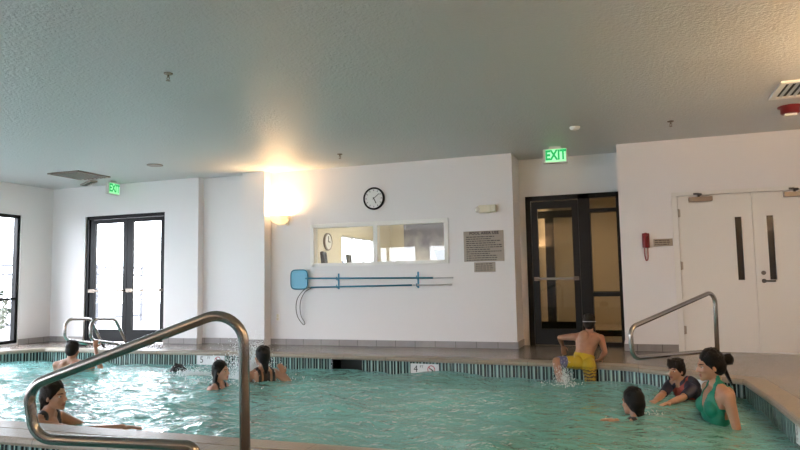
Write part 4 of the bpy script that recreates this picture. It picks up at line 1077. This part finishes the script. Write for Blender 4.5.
# 5 woman in black swimsuit, turned away to the left
L0 = (-4.22, 6.83, .10); r = math.radians(60)
J = W2L(L0, r, .98, er=(-3.88, 6.90, -.215), wr=(-4.00, 6.97, -.12), el=(-4.40, 6.60, -.34), wl=(-4.60, 6.75, -.30))
J.update(nb=(0, -.03, -.16), kr=(.1, .1, -1.06), kl=(-.1, .1, -1.06))
person('woman with black swimsuit back turned away beside the white splash', L0, r, .98, J, 'a', 'bun' if False else 'wet', True, head=(.12, .05, 0),
       hands={'r': dict(dir=(-.3, .3, 1), palm=(0, 1, .2), curl=.7)}, clothes=[('swimsuit', 'sblack', onepiece_cross, .005)])
# 6 boy climbing out, yellow shorts
L0 = (-.50, 7.74, .45); r = math.radians(14); s = .80
J = W2L(L0, r, s, nb=(-.505, 7.715, .325), ch=(-.535, 7.70, .235), wa=(-.56, 7.67, .125), pe=(-.575, 7.64, .04), sl=(-.665, 7.70, .30), sr=(-.385, 7.755, .285),
        el=(-.835, 7.74, .285), wl=(-.815, 7.83, .185), er=(-.345, 7.76, .13), wr=(-.405, 7.80, .04),
        hl=(-.645, 7.63, .02), hr=(-.515, 7.63, -.01), kl=(-.86, 7.50, .045), al=(-.80, 7.46, -.27), kr=(-.50, 7.60, -.29), ar=(-.50, 7.52, -.58))
def boy_shorts(c): return (isin(c['tag'], 'hips') & (c['w'] < .30)) | (isin(c['tag'], 'torso') & (c['w'] < .24)) | (isin(c['tag'], 'leg_r') & (c['par'](c['D']['hr'], c['D']['kr']) < .95)) | (isin(c['tag'], 'leg_l') & (c['par'](c['D']['hl'], c['D']['kl']) < .55))
def boy_cuff(c): return isin(c['tag'], 'leg_l') & (c['par'](c['D']['hl'], c['D']['kl']) >= .55) & (c['par'](c['D']['hl'], c['D']['kl']) < .88)
person('boy in yellow swim shorts climbing out onto the far pool edge', L0, r, s, J, 'b', 'short', head=(-.25, -.05, 0),
       hands={'l': dict(dir=(.15, .1, -1), palm=(0, 1, 0), curl=.6), 'r': dict(dir=(-.2, 1, -.25), palm=(0, 0, -1), curl=.15)},
       clothes=[('swim_shorts', 'shorts', boy_shorts, .012), ('shorts_hem', 'patch', boy_cuff, .013)], goggles=True, hairmat='hairbrown', vox=.0065)
# 7 swimmer with black hair seen from behind
L0 = (-.06, 5.85, -.075); r = math.radians(36)
J = W2L(L0, r, .95, el=(-.24, 5.80, -.28), wl=(-.185, 5.70, -.205), er=(.12, 6.10, -.36), wr=(-.02, 6.25, -.30))
J.update(nb=(0, -.06, -.15), ch=(0, -.12, -.27), wa=(0, -.26, -.42), pe=(0, -.36, -.52), sr=(.15, -.07, -.19), sl=(-.15, -.07, -.19), hr=(.085, -.38, -.56), hl=(-.085, -.38, -.56), kr=(.1, -.55, -.93), kl=(-.1, -.55, -.93), ar=(.1, -.9, -1.05), al=(-.1, -.9, -1.05))
person('swimmer with wet black hair in the middle foreground, seen from behind', L0, r, .95, J, 'b', 'wet', True, head=(.15, -.05, 0),
       hands={'l': dict(dir=(-.6, .6, .05), palm=(0, 0, -1), curl=.3)}, clothes=[('swimsuit', 'sblack', onepiece_low, .005)])
# 8 boy in rash guard leaning forward
L0 = (.335, 6.77, .075); r = math.radians(138); s = .84
J = W2L(L0, r, s, nb=(.375, 6.80, -.045), ch=(.44, 6.83, -.125), wa=(.53, 6.86, -.20), pe=(.61, 6.88, -.26), sr=(.28, 6.86, -.075), sl=(.46, 6.70, -.085),
        er=(.20, 6.72, -.15), wr=(.13, 6.53, -.175), el=(.37, 6.58, -.145), wl=(.25, 6.47, -.175), hr=(.60, 6.93, -.30), hl=(.66, 6.83, -.30), kr=(.58, 6.75, -.62), kl=(.64, 6.62, -.62), ar=(.72, 6.72, -.92), al=(.76, 6.60, -.92))
person('smiling boy in navy and red rash guard reaching forward beside the woman', L0, r, s, J, 'a', 'boy', head=(.0, -.05, 0),
       hands={'r': dict(palm=(0, 0, -1), curl=.2), 'l': dict(palm=(0, 0, -1), curl=.2)},
       clothes=[('rash_guard', 'rashred', rash_body, .009), ('rash_sleeves', 'navy', rash_sleeve, .010), ('swim_trunks', 'navy', trunks, .010)], hairmat='hairbrown', vox=.0065)
# 9 woman in green halter swimsuit
L0 = (.55, 5.90, .235); r = math.radians(114)
J = W2L(L0, r, 1.02, sl=(.655, 5.765, .015), sr=(.54, 6.07, .035), el=(.705, 5.72, -.27), wl=(.61, 5.63, -.46), er=(.52, 6.15, -.24), wr=(.42, 6.18, -.42))
J.update(nb=(0, -.045, -.165), ch=(.01, -.03, -.30))
person('woman in green halter swimsuit with dark hair in a bun, at right', L0, r, 1.02, J, 'a', 'bun', True, head=(-.20, -.14, 0), clothes=[('swimsuit', 'green', halter, .006)], hairmat='hair')

splash([((-4.50, 6.95, -.20), (.14, .12, .19), 5200, .0014, .0045), ((-4.42, 6.98, -.16), (.07, .08, .12), 3200, .0016, .005), ((-4.36, 6.95, .10), (.05, .08, .10), 900, .001, .0035), ((-4.62, 6.9, -.21), (.28, .2, .02), 2600, .003, .009)], 'white spray thrown up between the girl and the woman in black', 3)
splash([((-5.42, 7.05, -.205), (.15, .08, .025), 1800, .003, .009), ((-5.35, 7.0, -.2), (.12, .1, .06), 900, .0014, .0045)], 'white foam trailing the submerged swimmer beside the 5 marker', 4)
splash([((-.79, 7.46, -.20), (.045, .04, .09), 1500, .001, .004), ((-.78, 7.44, -.205), (.08, .05, .014), 700, .002, .006)], 'small splash around the leg of the boy climbing out', 5)
splash([((.12, 5.88, -.2), (.05, .05, .02), 260, .0014, .004)], 'small foam behind the neck of the black-haired swimmer', 6)
# something small left on the deck
t = thing('swim_shoe', 'small green and black item lying on the deck near the left corner', 'shoe', (-8.45, 8.25, 0))
bm = bmesh.new(); ell(bm, (-8.45, 8.25, .03), (.11, .05, .028)); obj('sole', bm, M['sblack'], t)
bm = bmesh.new(); ell(bm, (-8.40, 8.26, .05), (.07, .045, .035)); obj('upper', bm, M['shoegreen'], t)

# ------------------------------------------------------------------ light
WARM = (1., .62, .30)
for i, p in enumerate(SC):
    light('sconce_lamp', 'AREA', p, (8.5, 64, 58, 14)[i], WARM, .16, (PI, 0, 0), shape='DISK')  # sconces after the first are unseen, added to lift room brightness
light('gym_lamp', 'AREA', (-3.2, 11.4, 2.58), 38, (1., .92, .78), 1.0)
light('hall_lamp', 'AREA', (-.75, 12.5, 2.5), 14, (1., .78, .5), .3)
W = bpy.data.worlds.new('overcast_sky'); S.world = W; W.use_nodes = True
bg = W.node_tree.nodes['Background']; bg.inputs[0].default_value = (.89, .91, 1.0, 1); bg.inputs[1].default_value = 6.6

# ------------------------------------------------------------------ camera
cam = bpy.data.cameras.new('camera'); co = bpy.data.objects.new('camera', cam); COL.objects.link(co)
cam.sensor_width = 36; cam.lens = 649.83/800*36; cam.clip_start = .05
r_, u_, f_ = (V(q) for q in ([0.94108, 0.33773, -0.01759], [0.04573, -0.07555, 0.99609], [-0.33508, 0.93821, 0.08654]))
co.matrix_world = Matrix(((r_.x, u_.x, -f_.x, 0), (r_.y, u_.y, -f_.y, 0), (r_.z, u_.z, -f_.z, .9618), (0, 0, 0, 1)))
S.camera = co
S.view_settings.view_transform = 'Standard'; S.view_settings.look = 'None'; S.view_settings.gamma = 1; S.view_settings.use_curve_mapping = False
S.view_settings.exposure = 1.33
S.cycles.use_denoising = True; S.cycles.sample_clamp_indirect = 6.; S.cycles.max_bounces = 12; S.cycles.diffuse_bounces = 6; S.cycles.transparent_max_bounces = 16
